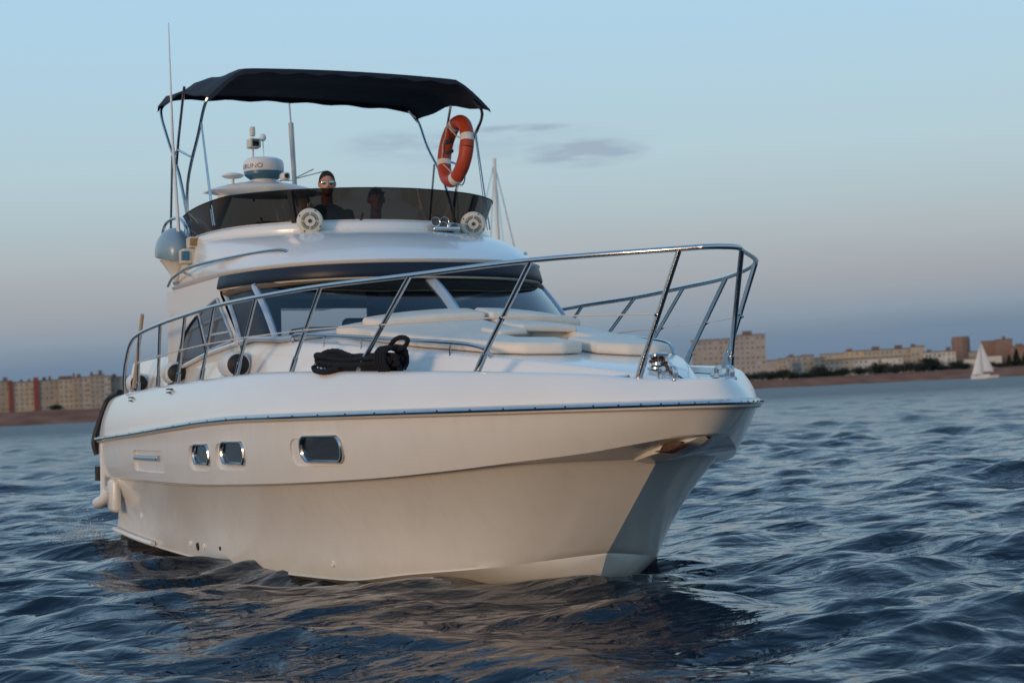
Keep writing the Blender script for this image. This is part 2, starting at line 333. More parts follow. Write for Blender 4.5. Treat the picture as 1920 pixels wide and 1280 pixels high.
# ================================================================== FAR SHORE
def ray_dir(u, v): d = _f*FPX+CR*(u-960)-CU*(v-640); return d
def at(u, v, dist):
    """point seen at pixel u,v whose horizontal distance from the camera is dist"""
    d = ray_dir(u, v); return CAM+d*dist/math.hypot(d[0], d[1])
def pix_az(u): d = ray_dir(u, 745-.049*(u-960)); return math.atan2(d[1], d[0])
GROUND = mat('bank_earth', (.36, .17, .11), 1, col2=(.20, .09, .06), nscale=.09, ior=1.01, bump=.5, bscale=.6, dist=.4)
rows = []
us = np.linspace(-1700, 3600, 160)
bank_h = pchip([-1700, 0, 250, 1400, 1650, 1920, 3600], [5.4, 5.6, 5.4, 3.9, 4.3, 4.6, 4.6]); sh_r = pchip([-1700, 0, 250, 1400, 1920, 3600], [700, 715, 720, 850, 900, 960])
g = np.random.default_rng(3)
for dr, zf in ((-14, None), (0, 0.0), (9, .28), (20, .62), (32, .9), (44, 1.0), (90, 1.02), (600, 1.3), (4000, 1.5)):
    row = []
    for u in us:
        az = math.atan2(*(ray_dir(960, 700)[[1, 0]]))-(u-960)/FPX; rad = float(sh_r(u))+dr+(g.normal(0, .8) if 0 < dr < 50 else 0); z = -1.2 if zf is None else float(bank_h(u))*zf+.02+(g.normal(0, .14) if 0 < dr < 50 else 0)
        row.append((CAM[0]+rad*math.cos(az), CAM[1]+rad*math.sin(az), z))
    rows.append(np.array(row))
V, F = grid(rows); o = mk('ground', V, F, GROUND, smooth=True, sharp=None); o['kind'] = 'structure'; o['label'] = 'low brown earth bank and land along the far shore'
def facade(name, c1, c2, sx, sz):
    if name in MATS: return MATS[name]
    m = mat(name, c1, .9); t = m.node_tree; b = t.nodes['Principled BSDF']; tcn = t.nodes.new('ShaderNodeTexCoord')
    br = t.nodes.new('ShaderNodeTexBrick'); br.offset = 0; br.inputs['Color1'].default_value = (*c1, 1); br.inputs['Color2'].default_value = tuple(x*.86 for x in c1)+(1,); br.inputs['Mortar'].default_value = (*c2, 1)
    br.inputs['Scale'].default_value = 1; br.inputs['Brick Width'].default_value = sx; br.inputs['Row Height'].default_value = sz; br.inputs['Mortar Size'].default_value = .09
    cb = t.nodes.new('ShaderNodeCombineXYZ'); sp = t.nodes.new('ShaderNodeSeparateXYZ'); t.links.new(tcn.outputs['Object'], sp.inputs[0])
    t.links.new(sp.outputs[0], cb.inputs[0]); t.links.new(sp.outputs[2], cb.inputs[1]); t.links.new(cb.outputs[0], br.inputs['Vector']); t.links.new(br.outputs[0], b.inputs['Base Color']); return m
PANEL = facade('panel_cream', (.47, .40, .31), (.33, .28, .23), 3.2, 2.8); GREYP = facade('panel_grey', (.38, .34, .31), (.28, .25, .23), 3.2, 2.8); TAUPE = facade('panel_taupe', (.36, .305, .245), (.27, .23, .19), 3.4, 2.8)
WARM = facade('panel_warm', (.56, .44, .31), (.4, .32, .24), 3, 2.8); BROWN = facade('brick_brown', (.27, .165, .125), (.2, .13, .10), 3, 3); PALE = facade('panel_pale', (.58, .55, .49), (.45, .43, .4), 3, 3)
REDB = mat('stair_red', (.25, .065, .05), .9, noise=.2, nscale=.5); WINM = mat('far_window', (.13, .12, .115), .4); ROOFM = mat('roof_felt', (.17, .12, .10), .9, noise=.2, nscale=.2)
def building(u0, u1, vt, dist, m, label, base=2.0, rot=0, depth=16, wins=(2.9, 2.9), win=True, strips=(), blocks=(), name='apartment_block', round_=False, cat='building', group=None):
    """box with parapet, windows and roof sheds; u0,u1,vt are its left, right and top edges in the photograph, dist its distance"""
    um = (u0+u1)/2; p = at(um, vt, dist); H = p[2]-base; w = (u1-u0)/FPX*dist*1.0; d = CAM[:2]-p[:2]; az = math.atan2(d[1], d[0])+math.pi/2+rot
    t = thing(name, label, cat, (p[0], p[1], base), aboard=False, rz=az, group=group)     # local -y looks at the camera
    mb = MB()
    if round_:
        n = 20; th = np.linspace(0, 2*math.pi, n+1)[:-1]; pl = np.stack([w/2*np.cos(th)*1.0, depth/2*np.sin(th)+depth/2, 0*th], -1); rows = [pl+np.array([0, 0, z]) for z in (0, H-2, H-2)]+[pl*np.array([.93, .93, 1])+np.array([0, .5, H])]; V, F = grid(rows, closed=True); F.append(tuple(range(3*n, 4*n))); mb.add(V, F)
    else: mb.box((-w/2, 0, 0), (w/2, depth, H))
    mb.done('wall', m, t, smooth=False)
    mb = MB(); mb.box((-w/2-.15, -.15, H-.02), (w/2+.15, depth+.15, H+.7)); 
    if not round_: mb.done('parapet', ROOFM, t, smooth=False)
    for (a, b, h_) in blocks: mb = MB(); mb.box((-w/2+w*a, 3, H+.6), (-w/2+w*b, 9, H+.6+h_)); mb.done('roof_shed', ROOFM if h_ < 3 else m, t, smooth=False)
    for (a, b, h_) in strips: mb = MB(); mb.box((-w/2+w*a, -.9, 0), (-w/2+w*b, .5, H+h_)); mb.done('stair_tower', REDB, t, smooth=False)
    if win:
        mb = MB(); g2 = random.Random(int(u0*7+vt)); nx = max(2, int(w/wins[0])); nz_ = max(2, int(H/wins[1]))
        for i in range(nx):
            for k in range(nz_):
                if g2.random() < .2: continue
                x = -w/2+(i+.5)*w/nx; z = (k+.5)*H/nz_; y = -.06
                if round_: y = depth/2-depth/2*math.sqrt(max(0, 1-(2*x/w)**2))-.12
                hw, hh = .45+.3*g2.random(), .5
                mb.add([(x-hw, y, z-hh), (x+hw, y, z-hh), (x+hw, y, z+hh), (x-hw, y, z+hh), (x-hw-.1, y+.1, z-hh-.1), (x+hw+.1, y+.1, z-hh-.1), (x+hw+.1, y+.1, z+hh+.1), (x-hw-.1, y+.1, z+hh+.1)], [(0, 1, 2, 3), (0, 4, 5, 1), (1, 5, 6, 2), (2, 6, 7, 3), (3, 7, 4, 0)])
        q = mb.done('windows', WINM, t, smooth=False); q['kind'] = 'stuff'
    return t
GL, GR = 'panel blocks along the left shore', 'buildings along the right shore'
building(-60, 15, 717, 1240, TAUPE, 'cream panel apartment block cut by the left edge of the photo', blocks=((.2, .3, 2.2), (.85, .95, 2.4)), group=GL)
building(17, 63, 717, 1230, PANEL, 'cream panel apartment block between two red stair towers on left shore', strips=((0.0, .17, 1.8),), blocks=((.45, .55, 1.5), (.75, .85, 1.5)), group=GL)
building(64, 109, 714, 1220, TAUPE, 'panel apartment block with red stair tower at its left end', strips=((0.0, .2, 2.6),), blocks=((.35, .5, 2), (.6, .7, 2.4)), group=GL)
building(110.5, 136, 711, 1215, PANEL, 'narrow cream apartment block with a brown roof on left shore', blocks=((.0, .95, 1.6),), group=GL)
building(137, 155, 708, 1210, TAUPE, 'slim panel block with a rooftop shed left of the yacht stern', blocks=((.0, .2, 2.6), (.4, .8, 1.8)), group=GL)
building(157, 168, 708, 1205, PANEL, 'narrowest pale apartment block left of the yacht stern', group=GL)
building(169, 195, 703.5, 1200, TAUPE, 'tallest panel block left of the yacht stern with two roof sheds', blocks=((.05, .2, 2), (.6, .85, 2.6)), group=GL)
building(196.5, 207, 706, 1200, PANEL, 'pale slim block next to the yacht stern on left shore', group=GL)
building(208, 262, 707, 1205, TAUPE, 'panel block partly hidden behind the yacht stern', blocks=((.05, .2, 1.8),), group=GL)
building(1296, 1376, 638, 1100, GREYP, 'lower grey wing of the tower block behind the bow rail', group=GR, depth=18)
building(1376, 1434, 629, 1095, GREYP, 'tallest grey apartment tower beside the yacht bow', blocks=((.27, .58, 2.2),), group=GR, depth=20)
building(1437, 1458, 676.5, 1250, GREYP, 'small dark grey house just right of the tower block', win=False, group=GR)
building(1458, 1474, 674, 1200, WARM, 'small sunlit cream house second right of the tower block', group=GR)
building(1474, 1502, 669.5, 1230, GREYP, 'grey flat-roofed block between two sunlit cream houses', blocks=((.2, .5, 1.5),), group=GR)
building(1503, 1526, 667, 1200, WARM, 'bright warm cream block right of the grey flat-roofed block', group=GR)
building(1526.5, 1546, 672, 1190, PANEL, 'low cream block beside the warm cream block', group=GR)
building(1537, 1584, 664.5, 1300, PANEL, 'long cream terrace rising behind the shore trees, left part', group=GR)
building(1584, 1620, 659, 1290, WARM, 'cream terrace block with a flat roof over the shore trees', blocks=((.1, .4, 1.5),), group=GR)
building(1620, 1706, 656, 1280, PANEL, 'longest cream apartment block with two roof boxes, left of the sailboat', blocks=((.18, .34, 2.2), (.66, .82, 2.4)), group=GR)
building(1547, 1600, 675, 1180, WARM, 'low warm block in front of the cream terrace', group=GR)
building(1602, 1690, 672, 1180, PALE, 'long low pale block in front of the longest cream block', group=GR)
building(1708, 1733, 650, 1270, PANEL, 'narrow cream block with dark left edge near the sailboat', blocks=((.0, .35, 1.5),), group=GR)
building(1733, 1790, 660, 1260, PALE, 'low pale patchwork block left of the round brown tower', blocks=((.1, .25, 1.5), (.7, .85, 2.5)), group=GR)
building(1784, 1817, 630.5, 1350, BROWN, 'round brown tower rising above the roofs', round_=True, depth=14, group=GR)
building(1817, 1838, 660, 1300, WARM, 'warm low block between round tower and the sail', group=GR)
building(1808, 1832, 673, 1160, PALE, 'low white shed behind the sailboat', win=False, group=GR)
building(1845, 1877, 667.5, 1160, PALE, 'cream warehouse just right of the sail', win=False, group=GR)
building(1838, 1866, 640.5, 1360, BROWN, 'brown brick block directly behind the sail top', group=GR)
building(1867, 1897, 637, 1350, BROWN, 'tall brown brick block right of the sail with pale roof box', blocks=((.4, .6, 2),), group=GR)
building(1897, 1990, 648, 1340, BROWN, 'dark brown block at the right edge of the photo', blocks=((.1, .25, 1.5),), group=GR)
# ---- trees on the right bank
LEAF = mat('leaves', (.022, .034, .020), .8, noise=.5, nscale=.6); BARK = mat('bark', (.06, .045, .035), .9, noise=.3)
def tree(u, vt, dist, wpx, label, conifer=False, seed=0, group='trees along the right bank'):
    g = np.random.default_rng(seed); base = float(bank_h(u))*.98; p = at(u, vt, dist); H = max(p[2]-base, 2.5); W = wpx/FPX*dist/2
    t = thing('tree', label, 'tree', (p[0], p[1], base), aboard=False, group=group)
    mb = MB(); mb.tube([(0, 0, -.5), (.1, 0, H*.4), (0, .1, H*.8)], [.3, .22, .08], 7)
    for k in range(5): a = k*1.3; mb.tube([(0, 0, H*(.3+.08*k)), (math.cos(a)*W*.6, math.sin(a)*W*.6, H*(.5+.07*k))], [.12, .04], 5)
    mb.done('trunk', BARK, t)
    nl = 900; V = []; F = []
    cl = g.normal(0, 1, (9, 3)); cl /= np.linalg.norm(cl, axis=1)[:, None]; cl *= np.array([W*.62, W*.62, H*.30])*g.uniform(.3, 1, (9, 1)); cl[:, 2] += H*.55
    for k in range(nl):
        if conifer:
            h = g.uniform(0, 1)**1.3; r_ = W*(1-h)*g.uniform(.4, 1); a = g.uniform(0, 6.28); c = np.array([r_*math.cos(a), r_*math.sin(a), H*(.08+.92*h)])
        else:
            c = cl[g.integers(9)]+g.normal(0, 1, 3)*np.array([W*.28, W*.28, H*.14]); c[2] = min(max(c[2]-.12*H, .2), H)
        s = g.uniform(.4, .9)*max(.8, H/8); a = g.normal(0, 1, 3); a /= np.linalg.norm(a); b = np.cross(a, g.normal(0, 1, 3)); b /= np.linalg.norm(b)
        n = len(V); V += [c-a*s, c-b*s*.5, c+a*s, c+b*s*.5]; F.append((n, n+1, n+2, n+3))
    mk('crown', V, F, LEAF, t, smooth=False); return t
TR = [(1385, 700, 20, 'low bush where the yacht bow meets the right bank'), (1412, 702, 30, 'wide low bush at the foot of the grey tower'), (1440, 699, 26, 'dark bush at the right foot of the grey tower'), (1466, 692, 26, 'round tree in front of the small sunlit cream house'), (1490, 702, 20, 'low bush in front of the grey flat-roofed block'),
      (1514, 699, 16, 'small bush under the bright warm cream block'), (1535, 687, 22, 'pointed tree under the low cream block'), (1556, 697, 18, 'bush at the left end of the cream terrace'), (1579, 692, 20, 'bush below the cream terrace block'), (1612, 690, 24, 'low tree at the left of the longest cream block'), (1650, 677, 24, 'rounded tall tree before the longest cream block'), (1676, 686, 22, 'bush between the two tallest trees of the right bank'),
      (1698, 679, 34, 'broad dark tree left of centre on the right bank'), (1722, 684, 20, 'dark bush below the narrow cream block'), (1744, 670, 22, 'tallest dark tree left of the sailboat'), (1765, 688, 18, 'low bush right of the tallest dark tree'), (1788, 680, 26, 'round tree under the round brown tower'), (1808, 684, 18, 'small tree just left of the sailboat'), (1855, 683, 26, 'low bush just right of the sail'), (1878, 684, 12, 'small bush below the tall brown brick block')]
for k, (u, v, w, lb) in enumerate(TR): tree(u, v-5, 960+10*(k % 4), w*2.1, lb, seed=k)
tree(1892, 666, 950, 16, 'dark pointed conifer near the right edge', True, 40); tree(1905, 655, 955, 20, 'tall dark conifer close to the right edge of the photo', True, 41); tree(1922, 660, 950, 24, 'dark conifer cut by the right edge of the photo', True, 42)
tree(105, 763, 790, 26, 'low brown-green bush on the left bank', seed=60, group=None)
# ================================================================== THE YACHT (boat frame: x forward, y to port, z up, bow near x=0)
yacht = thing('motor_yacht', 'large white flybridge motor yacht with navy canopy heading towards the right', 'yacht')
XA = -11.95
fR = pchip([-.2, -.22, -.3, -.5, -.8, -1.25, -2.09, -2.6, -3.9, -5.2, -6.5, -8, -10, -12], [0, .10, .24, .43, .64, .92, 1.36, 1.56, 1.88, 2.04, 2.1, 2.12, 2.08, 2.0])
TT = (np.linspace(0, 1, 90))**2.1
class Lev:
    def __init__(s, x0, yx, yy, zx, zz, e=.5):
        s.x0 = x0; s.e = e; s.yf = pchip(np.maximum(x0-np.array(yx), 0)**e, yy); s.zf = pchip(zx, zz)
    def y(s, x): return s.yf(np.maximum(s.x0-np.asarray(x, float), 0)**s.e)
    def z(s, x): return s.zf(x)
    def pts(s, t=TT):
        x = s.x0+(XA-s.x0)*t; return np.stack([x, -s.y(x), s.z(x)], -1)
kx = [-.42, -.45, -.55, -.75, -1.0, -1.4, -2.2, -2.7, -4, -5.3, -6.6, -8, -10, -12]
LK = Lev(-2.15, [-2.15, -12], [0, .001], [-2.15, -2.24, -2.34, -2.6, -3, -4.5, -12], [.23, .09, -.05, -.26, -.42, -.6, -.7])
LC = Lev(-2.14, [-2.14, -2.24, -2.39, -2.72, -3.2, -4, -5, -6.5, -8, -12], [0, .2, .44, .77, 1.02, 1.3, 1.52, 1.72, 1.8, 1.8],
         [-2.14, -2.6, -3.5, -4.5, -5.5, -6.5, -8.2, -10.2, -12], [.245, .155, .055, -.045, -.05, -.045, -.037, 0, .08], 1.0)
LL = Lev(-1.23, [-1.23, -1.33, -1.48, -1.73, -2.05, -2.6, -3.9, -5.2, -6.5, -8, -10, -12], [0, .2, .45, .76, 1.02, 1.29, 1.69, 1.9, 1.99, 2.02, 1.98, 1.91],
         [-1.23, -2.1, -2.6, -4.1, -6, -8.3, -12], [1.03, 1.0, .962, .869, .80, .757, .755], 1.0)
LN = Lev(-.42, kx, [0, .1, .2, .36, .54, .80, 1.24, 1.45, 1.80, 1.98, 2.06, 2.08, 2.04, 1.965], [-.42, -.53, -.73, -.87, -1.16, -1.78, -2.2, -3.2, -5.4, -7.6, -12], [1.215, 1.205, 1.17, 1.145, 1.095, 1.025, .98, .905, .825, .786, .784])
rx = [-.2, -.22, -.3, -.5, -.8, -1.25, -2.09, -2.6, -3.9, -5.2, -6.5, -8, -10, -12]
LR = Lev(-.2, rx, [float(fR(x)) for x in rx], [-.2, -5.2, -6.5, -7.3, -9.6, -11.95], [1.435, 1.43, 1.408, 1.38, 1.30, 1.235])
gx = [-.3, -.33, -.42, -.6, -.9, -1.3, -2.1, -2.6, -3.9, -5.2, -6.5, -8, -10, -12]
LG = Lev(-.3, gx, [0, .09, .2, .34, .55, .82, 1.21, 1.40, 1.72, 1.88, 1.945, 1.965, 1.925, 1.845],
         [-.3, -.73, -1.09, -2.1, -3.5, -4.9, -5.5, -6.6, -8.3, -10.4, -12], [1.604, 1.625, 1.67, 1.733, 1.789, 1.834, 1.847, 1.838, 1.822, 1.79, 1.75])
def mixrow(A, B, f, out=0, up=0):
    P = A*(1-f)+B*f; P = P.copy(); w = np.clip(-P[:, 1]/.5, 0, 1); P[:, 1] -= out*w; P[:, 2] += up; return P
K, C_, Lw, Nk, Rb, G = [l.pts() for l in (LK, LC, LL, LN, LR, LG)]
rows = [mixrow(K, C_, f, .06*math.sin(f*math.pi)) for f in (0, .35, .7, 1)]
lip = C_.copy(); lip[:, 1] -= .022*np.clip((-C_[:, 1]-.3)/.8, 0, 1); lip[:, 2] += .010; rows += [lip]
rows += [mixrow(C_, Lw, f, -.07*math.sin(f*math.pi)+.0) for f in (.03, .1, .2, .35, .5, .65, .8, .92, 1)]
rows += [mixrow(Lw, Nk, f, 0, -.012*math.sin(f*math.pi)) for f in (.33, .7, .92)]
rows += [mixrow(Nk, Rb, f, .018*math.sin(f*math.pi)) for f in (0, .06, .18, .35, .55, .78, 1)]
full = []
for r_ in rows: full.append(np.concatenate([r_[::-1], both(r_)[1:]]))
V, F = grid(full)
nrow = len(full[0])
Ft = list(F)
Ft.append(tuple(i*nrow for i in range(len(full)))+tuple(i*nrow+nrow-1 for i in range(len(full)-1, 0, -1)))      # transom
top0 = (len(full)-1)*nrow
for j in range(nrow//2-0):
    a, b = top0+j, top0+j+1; c, d = top0+nrow-2-j, top0+nrow-1-j
    if b < c: Ft.append((a, d, c, b))
hull = mk('hull', V, Ft, HULLM, yacht, sharp=32)
bm = bmesh.new(); bm.from_mesh(hull.data); bmesh.ops.remove_doubles(bm, verts=bm.verts, dist=.0008); bmesh.ops.recalc_face_normals(bm, faces=bm.faces); bm.to_mesh(hull.data); bm.free()

def side_pt(x, z):
    """point and frame on the starboard topside between knuckle and rub rail"""
    def y_at(x_, z_):
        z0, z1 = float(LN.z(x_)), float(LR.z(x_)); f = min(max((z_-z0)/(z1-z0), 0), 1)
        return -(float(LN.y(x_))*(1-f)+float(LR.y(x_))*f+.018*math.sin(f*math.pi))
    p = np.array([x, y_at(x, z), z]); tx = np.array([.05, y_at(x+.05, z)-p[1], 0]); tz = np.array([0, y_at(x, z+.05)-p[1], .05])
    tx /= np.linalg.norm(tx); n = np.cross(tx, tz); n /= np.linalg.norm(n); tz = np.cross(n, tx)
    return p, tx, tz, n
def rrect(w, h, r, n=7):
    pts = []
    for cx, cy, a0 in ((w-r, h-r, 0), (-w+r, h-r, 90), (-w+r, -h+r, 180), (w-r, -h+r, 270)):
        for k in range(n+1):
            a = R(a0+90*k/n); pts.append((cx+r*math.cos(a), cy+r*math.sin(a)))
    return np.array(pts)
def ring_rows(fr, lst):
    p, tx, tz, n = fr; rows = []
    for (w, h, r, d, ox, oy) in lst:
        q = rrect(w, h, r); rows.append(p+np.outer(q[:, 0]+ox, tx)+np.outer(q[:, 1]+oy, tz)+n*d)
    return rows
cutters = []
def recess(x, z, w, h, r, depth, kind, mirror):
    fr = side_pt(x, z)
    rows = ring_rows(fr, [(w, h, r, .2, 0, 0), (w-.0, h-.0, r, .012, 0, 0), (w-.022, h-.02, max(r-.02, .02), -depth, 0, 0)])
    if mirror: rows = [both(q)[::-1] for q in rows]
    V, F = grid(rows, closed=True); n = len(rows[0]); F.append(tuple(range(n))); F.append(tuple(range(3*n-1, 2*n-1, -1)))
    c = mk('cut', V, F, HULLM, smooth=False); bm = bmesh.new(); bm.from_mesh(c.data); bmesh.ops.recalc_face_normals(bm, faces=bm.faces); bm.to_mesh(c.data); bm.free(); cutters.append(c)
PORTS = [(-3.93, 1.157, .485, .138, .125, 'window', .366, .122, .10), (-5.845, 1.118, .43, .143, .12, 'window', .33, .114, .09), (-6.82, 1.098, .384, .14, .11, 'window', .285, .108, .085), (-8.98, 1.045, .765, .133, .08, 'vent', 0, 0, 0)]
for mir in (False, True):
    for (x, z, w, h, r, k, a, b, ox) in PORTS: recess(x, z, w, h, r, .055, k, mir)
for c in cutters:
    md = hull.modifiers.new('cut', 'BOOLEAN'); md.operation = 'DIFFERENCE'; md.object = c; md.solver = 'EXACT'
bpy.context.view_layer.update(); dg = bpy.context.evaluated_depsgraph_get()
me2 = bpy.data.meshes.new_from_object(hull.evaluated_get(dg)); hull.modifiers.clear(); hull.data = me2; me2.name = 'hull'
for c in cutters: bpy.data.objects.remove(c)
for p in hull.data.polygons: p.use_smooth = True
hull.data.set_sharp_from_angle(angle=R(30))
for mir in (False, True):
    for (x, z, w, h, r, k, a, b, ox) in PORTS:
        fr = side_pt(x, z); fl = (lambda q: both(q)) if mir else (lambda q: q)
        if k == 'window':
            rr = min(a, b)*.86
            fw = mk('porthole_window', *[(fl(np.concatenate(g_)), f_) for g_, f_ in [(ring_rows(fr, [(a-.03, b-.03, rr*.8, -.014, ox, -.006)]), [tuple(range(32))])]][0], DARKG, yacht, smooth=False)
            rows = ring_rows(fr, [(a, b, rr, -.06, ox, -.006), (a, b, rr, .006, ox, -.006), (a-.010, b-.007, rr*.96, .018, ox, -.006), (a-.026, b-.017, rr*.9, .017, ox, -.006), (a-.042, b-.027, rr*.82, .002, ox, -.006), (a-.046, b-.03, rr*.8, -.06, ox, -.006)])
            V, F = grid(rows, closed=True); mk('window_frame', fl(V), F, STEEL, fw)
        else:
            p, tx, tz, n = fr
            rows = ring_rows(fr, [(.42, .062, .02, -.050, .12, .0), (.40, .055, .02, -.054, .12, .0)]); V, F = grid(rows, closed=True); F.append(tuple(range(32, 64)))
            v = mk('vent_grille', fl(V), F, CREAM, yacht)
            V, F = tube([p+tx*-.74-n*.022-tz*.012, p+tx*.42-n*.022-tz*.012], .030, 10); mk('vent_bar', fl(V), F, PALEB, v)
            V, F = tube([p+tx*.42-n*.03-tz*.012, p+tx*.50-n*.03-tz*.012], .036, 12); mk('vent_cap', fl(V), F, STEEL, v)
# rub rail
P = np.concatenate([Rb[::-1], both(Rb)[1:]]); P[:, 1] *= 1.008
mk('rub_rail', *tube(P, .036, 8, flat=.62), mat('rail_rubber', (.66, .62, .56), .4), yacht)
P2 = P.copy(); P2[:, 1] *= 1.014; P2[:, 0] += .012*np.exp(-np.abs(P2[:, 1])*3); P2[:, 2] += .004
rr_ = mk('rub_rail_strip', *tube(P2, .024, 8), STEEL, yacht)
mb = MB()
for k in range(0, len(P2), 3): mb.ell(P2[k]+np.array([.012, np.sign(P2[k][1])*.022, .006]), (.006, .006, .006), 6, 4)
mb.done('screws', BLACK, rr_)['kind'] = 'stuff'
# deck moulding above the rub rail
Gi = G.copy(); Gi[:, 1] = np.minimum(Gi[:, 1]+.10, 0); Gi[:, 0] -= .06*np.exp(G[:, 1]*2)
Gd = Gi.copy(); Gd[:, 2] -= .05; Gd[:, 1] = np.minimum(Gd[:, 1]+.02, 0)
rows = [mixrow(Rb, G, f, .028*math.sin(f*math.pi), 0) for f in (0.0, .08, .2, .35, .5, .65, .8, .9, .96)]
rows[0][:, 1] *= 1.004
r96 = mixrow(Rb, G, 1.0, 0); r96[:, 2] += .004; r96[:, 1] += .012*np.clip(-r96[:, 1]/.3, 0, 1)
rows += [r96, mixrow(G, Gi, .35, 0, .012), mixrow(G, Gi, .75, 0, .008), Gi, Gd]
full = [np.concatenate([q[::-1], both(q)[1:]]) for q in rows]
V, F = grid(full); n0 = len(full[0])
F.append(tuple(i*n0 for i in range(len(full)))+tuple(i*n0+n0-1 for i in range(len(full)-1, -1, -1)))
mk('bulwark', V, F, GEL, yacht, sharp=30)
# foredeck, coach roof and side decks as one moulding
fyc = pchip([-.75, -1.0, -1.43, -2.37, -3.78, -5, -6.6, -7.6, -12], [.05, .22, .47, .89, 1.22, 1.47, 1.68, 1.68, 1.62])
fzc = pchip([-.75, -1.0, -1.43, -2.37, -3.78, -5, -6.6, -7.6, -12], [1.58, 1.655, 1.735, 1.86, 1.985, 2.085, 2.19, 2.2, 2.18])
fcr = pchip([-.75, -1.4, -2.4, -3.6, -5.2, -7.6, -12], [.0, .015, .02, .08, .2, .1, .0])
def deck_z(x, y):
    x = np.asarray(x, float); y = np.abs(np.asarray(y, float)); zd = LG.z(x)-.055; yc = fyc(x); zc = fzc(x)
    wd = .11+.0*x; t = np.clip((yc+wd*.35-y)/wd, 0, 1); s_ = t*t*(3-2*t); s_ = np.where(x > -.75, 0, s_)
    crown = fcr(x)*(1-np.clip(y/np.maximum(yc, .05), 0, 1)**2)
    return zd*(1-s_)+(zc+crown)*s_
rows = []
for x in np.concatenate([np.linspace(-.40, -1.5, 26), np.linspace(-1.6, -8, 70), np.linspace(-8.3, -11.9, 10)]):
    w = max(float(LG.y(x+.06))-.11, .02); yc = float(fyc(x)); 
    a = np.concatenate([np.linspace(0, max(yc-.13, .0), 12, endpoint=False), np.linspace(max(yc-.13, .0), min(yc+.08, w-.01), 14), [w]])
    a = np.maximum.accumulate(np.minimum(a, w)); ys = np.concatenate([-a[::-1], a[1:]])
    rows.append(np.stack([np.full(len(ys), x), ys, deck_z(np.full(len(ys), x), ys)], -1))
V, F = grid(rows); mk('foredeck', V, F, GEL, yacht, sharp=50)
surf = lambda x, y: deck_z(x, y)

# bow fairing under the overhang with the stowed anchor
V = []
for (x, zb, zt, w) in ((-1.40, .985, 1.06, .03), (-1.30, .995, 1.10, .17), (-1.05, 1.03, 1.15, .21), (-.8, 1.075, 1.19, .19), (-.6, 1.13, 1.22, .12), (-.47, 1.19, 1.23, .04)):
    V.append([(x, -w*1.12, zt), (x, -w, zb+.02), (x, -w*.1, zb-.01), (x, w*.1, zb-.01), (x, w, zb+.02), (x, w*1.12, zt)])
V, F = grid([np.array(v) for v in V]); mk('anchor_chute', V, F, HULLM, yacht, sharp=25)
mb = MB(); mb.tube([(-1.0, -.12, 1.115), (-.62, -.21, 1.125), (-.5, -.2, 1.15)], [.03, .045, .02], 8)
mb.add([(-.95, -.2, 1.09), (-.62, -.27, 1.095), (-.46, -.19, 1.15), (-.7, -.2, 1.16), (-.95, -.17, 1.1), (-.62, -.23, 1.08), (-.46, -.16, 1.14), (-.7, -.17, 1.17)], [(0, 1, 2, 3), (7, 6, 5, 4), (0, 4, 5, 1), (1, 5, 6, 2), (2, 6, 7, 3), (3, 7, 4, 0)])
mb.done('anchor', RUST, yacht)

# ---- windscreen, brow, cabin
WB = cat_rom([(-6.78, -1.665, 2.19), (-6.4, -1.655, 2.215), (-5.78, -1.60, 2.25), (-5.18, -1.12, 2.275), (-4.9, -.6, 2.295), (-4.82, 0, 2.305), (-4.9, .6, 2.295), (-5.18, 1.12, 2.275), (-5.78, 1.60, 2.25), (-6.4, 1.655, 2.215), (-6.78, 1.665, 2.19)], 8)
WB[:, 2] = np.minimum(WB[:, 2], deck_z(WB[:, 0], np.minimum(np.abs(WB[:, 1]), fyc(WB[:, 0])-.06))+.03)
WT = cat_rom([(-7.36, -1.65, 2.73), (-7.0, -1.64, 2.735), (-6.52, -1.58, 2.745), (-5.95, -1.12, 2.765), (-5.71, -.6, 2.775), (-5.63, 0, 2.78), (-5.71, .6, 2.775), (-5.95, 1.12, 2.765), (-6.52, 1.58, 2.745), (-7.0, 1.64, 2.735), (-7.36, 1.65, 2.73)], 8)
def wsrow(f): return WB*(1-f)+WT*f+np.array([.05, 0, .0])*math.sin(f*math.pi)
WR = [wsrow(f) for f in np.linspace(0, 1, 7)]
for a, b, m_, nm in ((0, 16, NAVY, 'corner_window'), (16, 39, GLASS, 'windscreen_pane'), (39, 64, GLASS, 'windscreen_pane'), (64, 80, NAVY, 'corner_window')):
    mk(nm, *grid([q[a:b+1] for q in WR]), m_, yacht)
def mull(i, r, m_, nm='windscreen_pillar'): mk(nm, *tube([q[i] for q in WR], r, 8, flat=1.0), m_, yacht)
FRAMEB = mat('frame_blue_grey', (.36, .44, .52), .3, coat=.4)
for i, r in ((1, .032), (16, .035), (64, .035), (79, .032)): mull(i, r, FRAMEB)
mull(39, .055, FRAMEB, 'centre_mullion')
mk('windscreen_sill', *tube(WB+np.array([.01, 0, .004]), .03, 8), FRAMEB, yacht)
mk('windscreen_header', *tube(WT+np.array([.01, 0, -.01]), .035, 8), LININ, yacht)
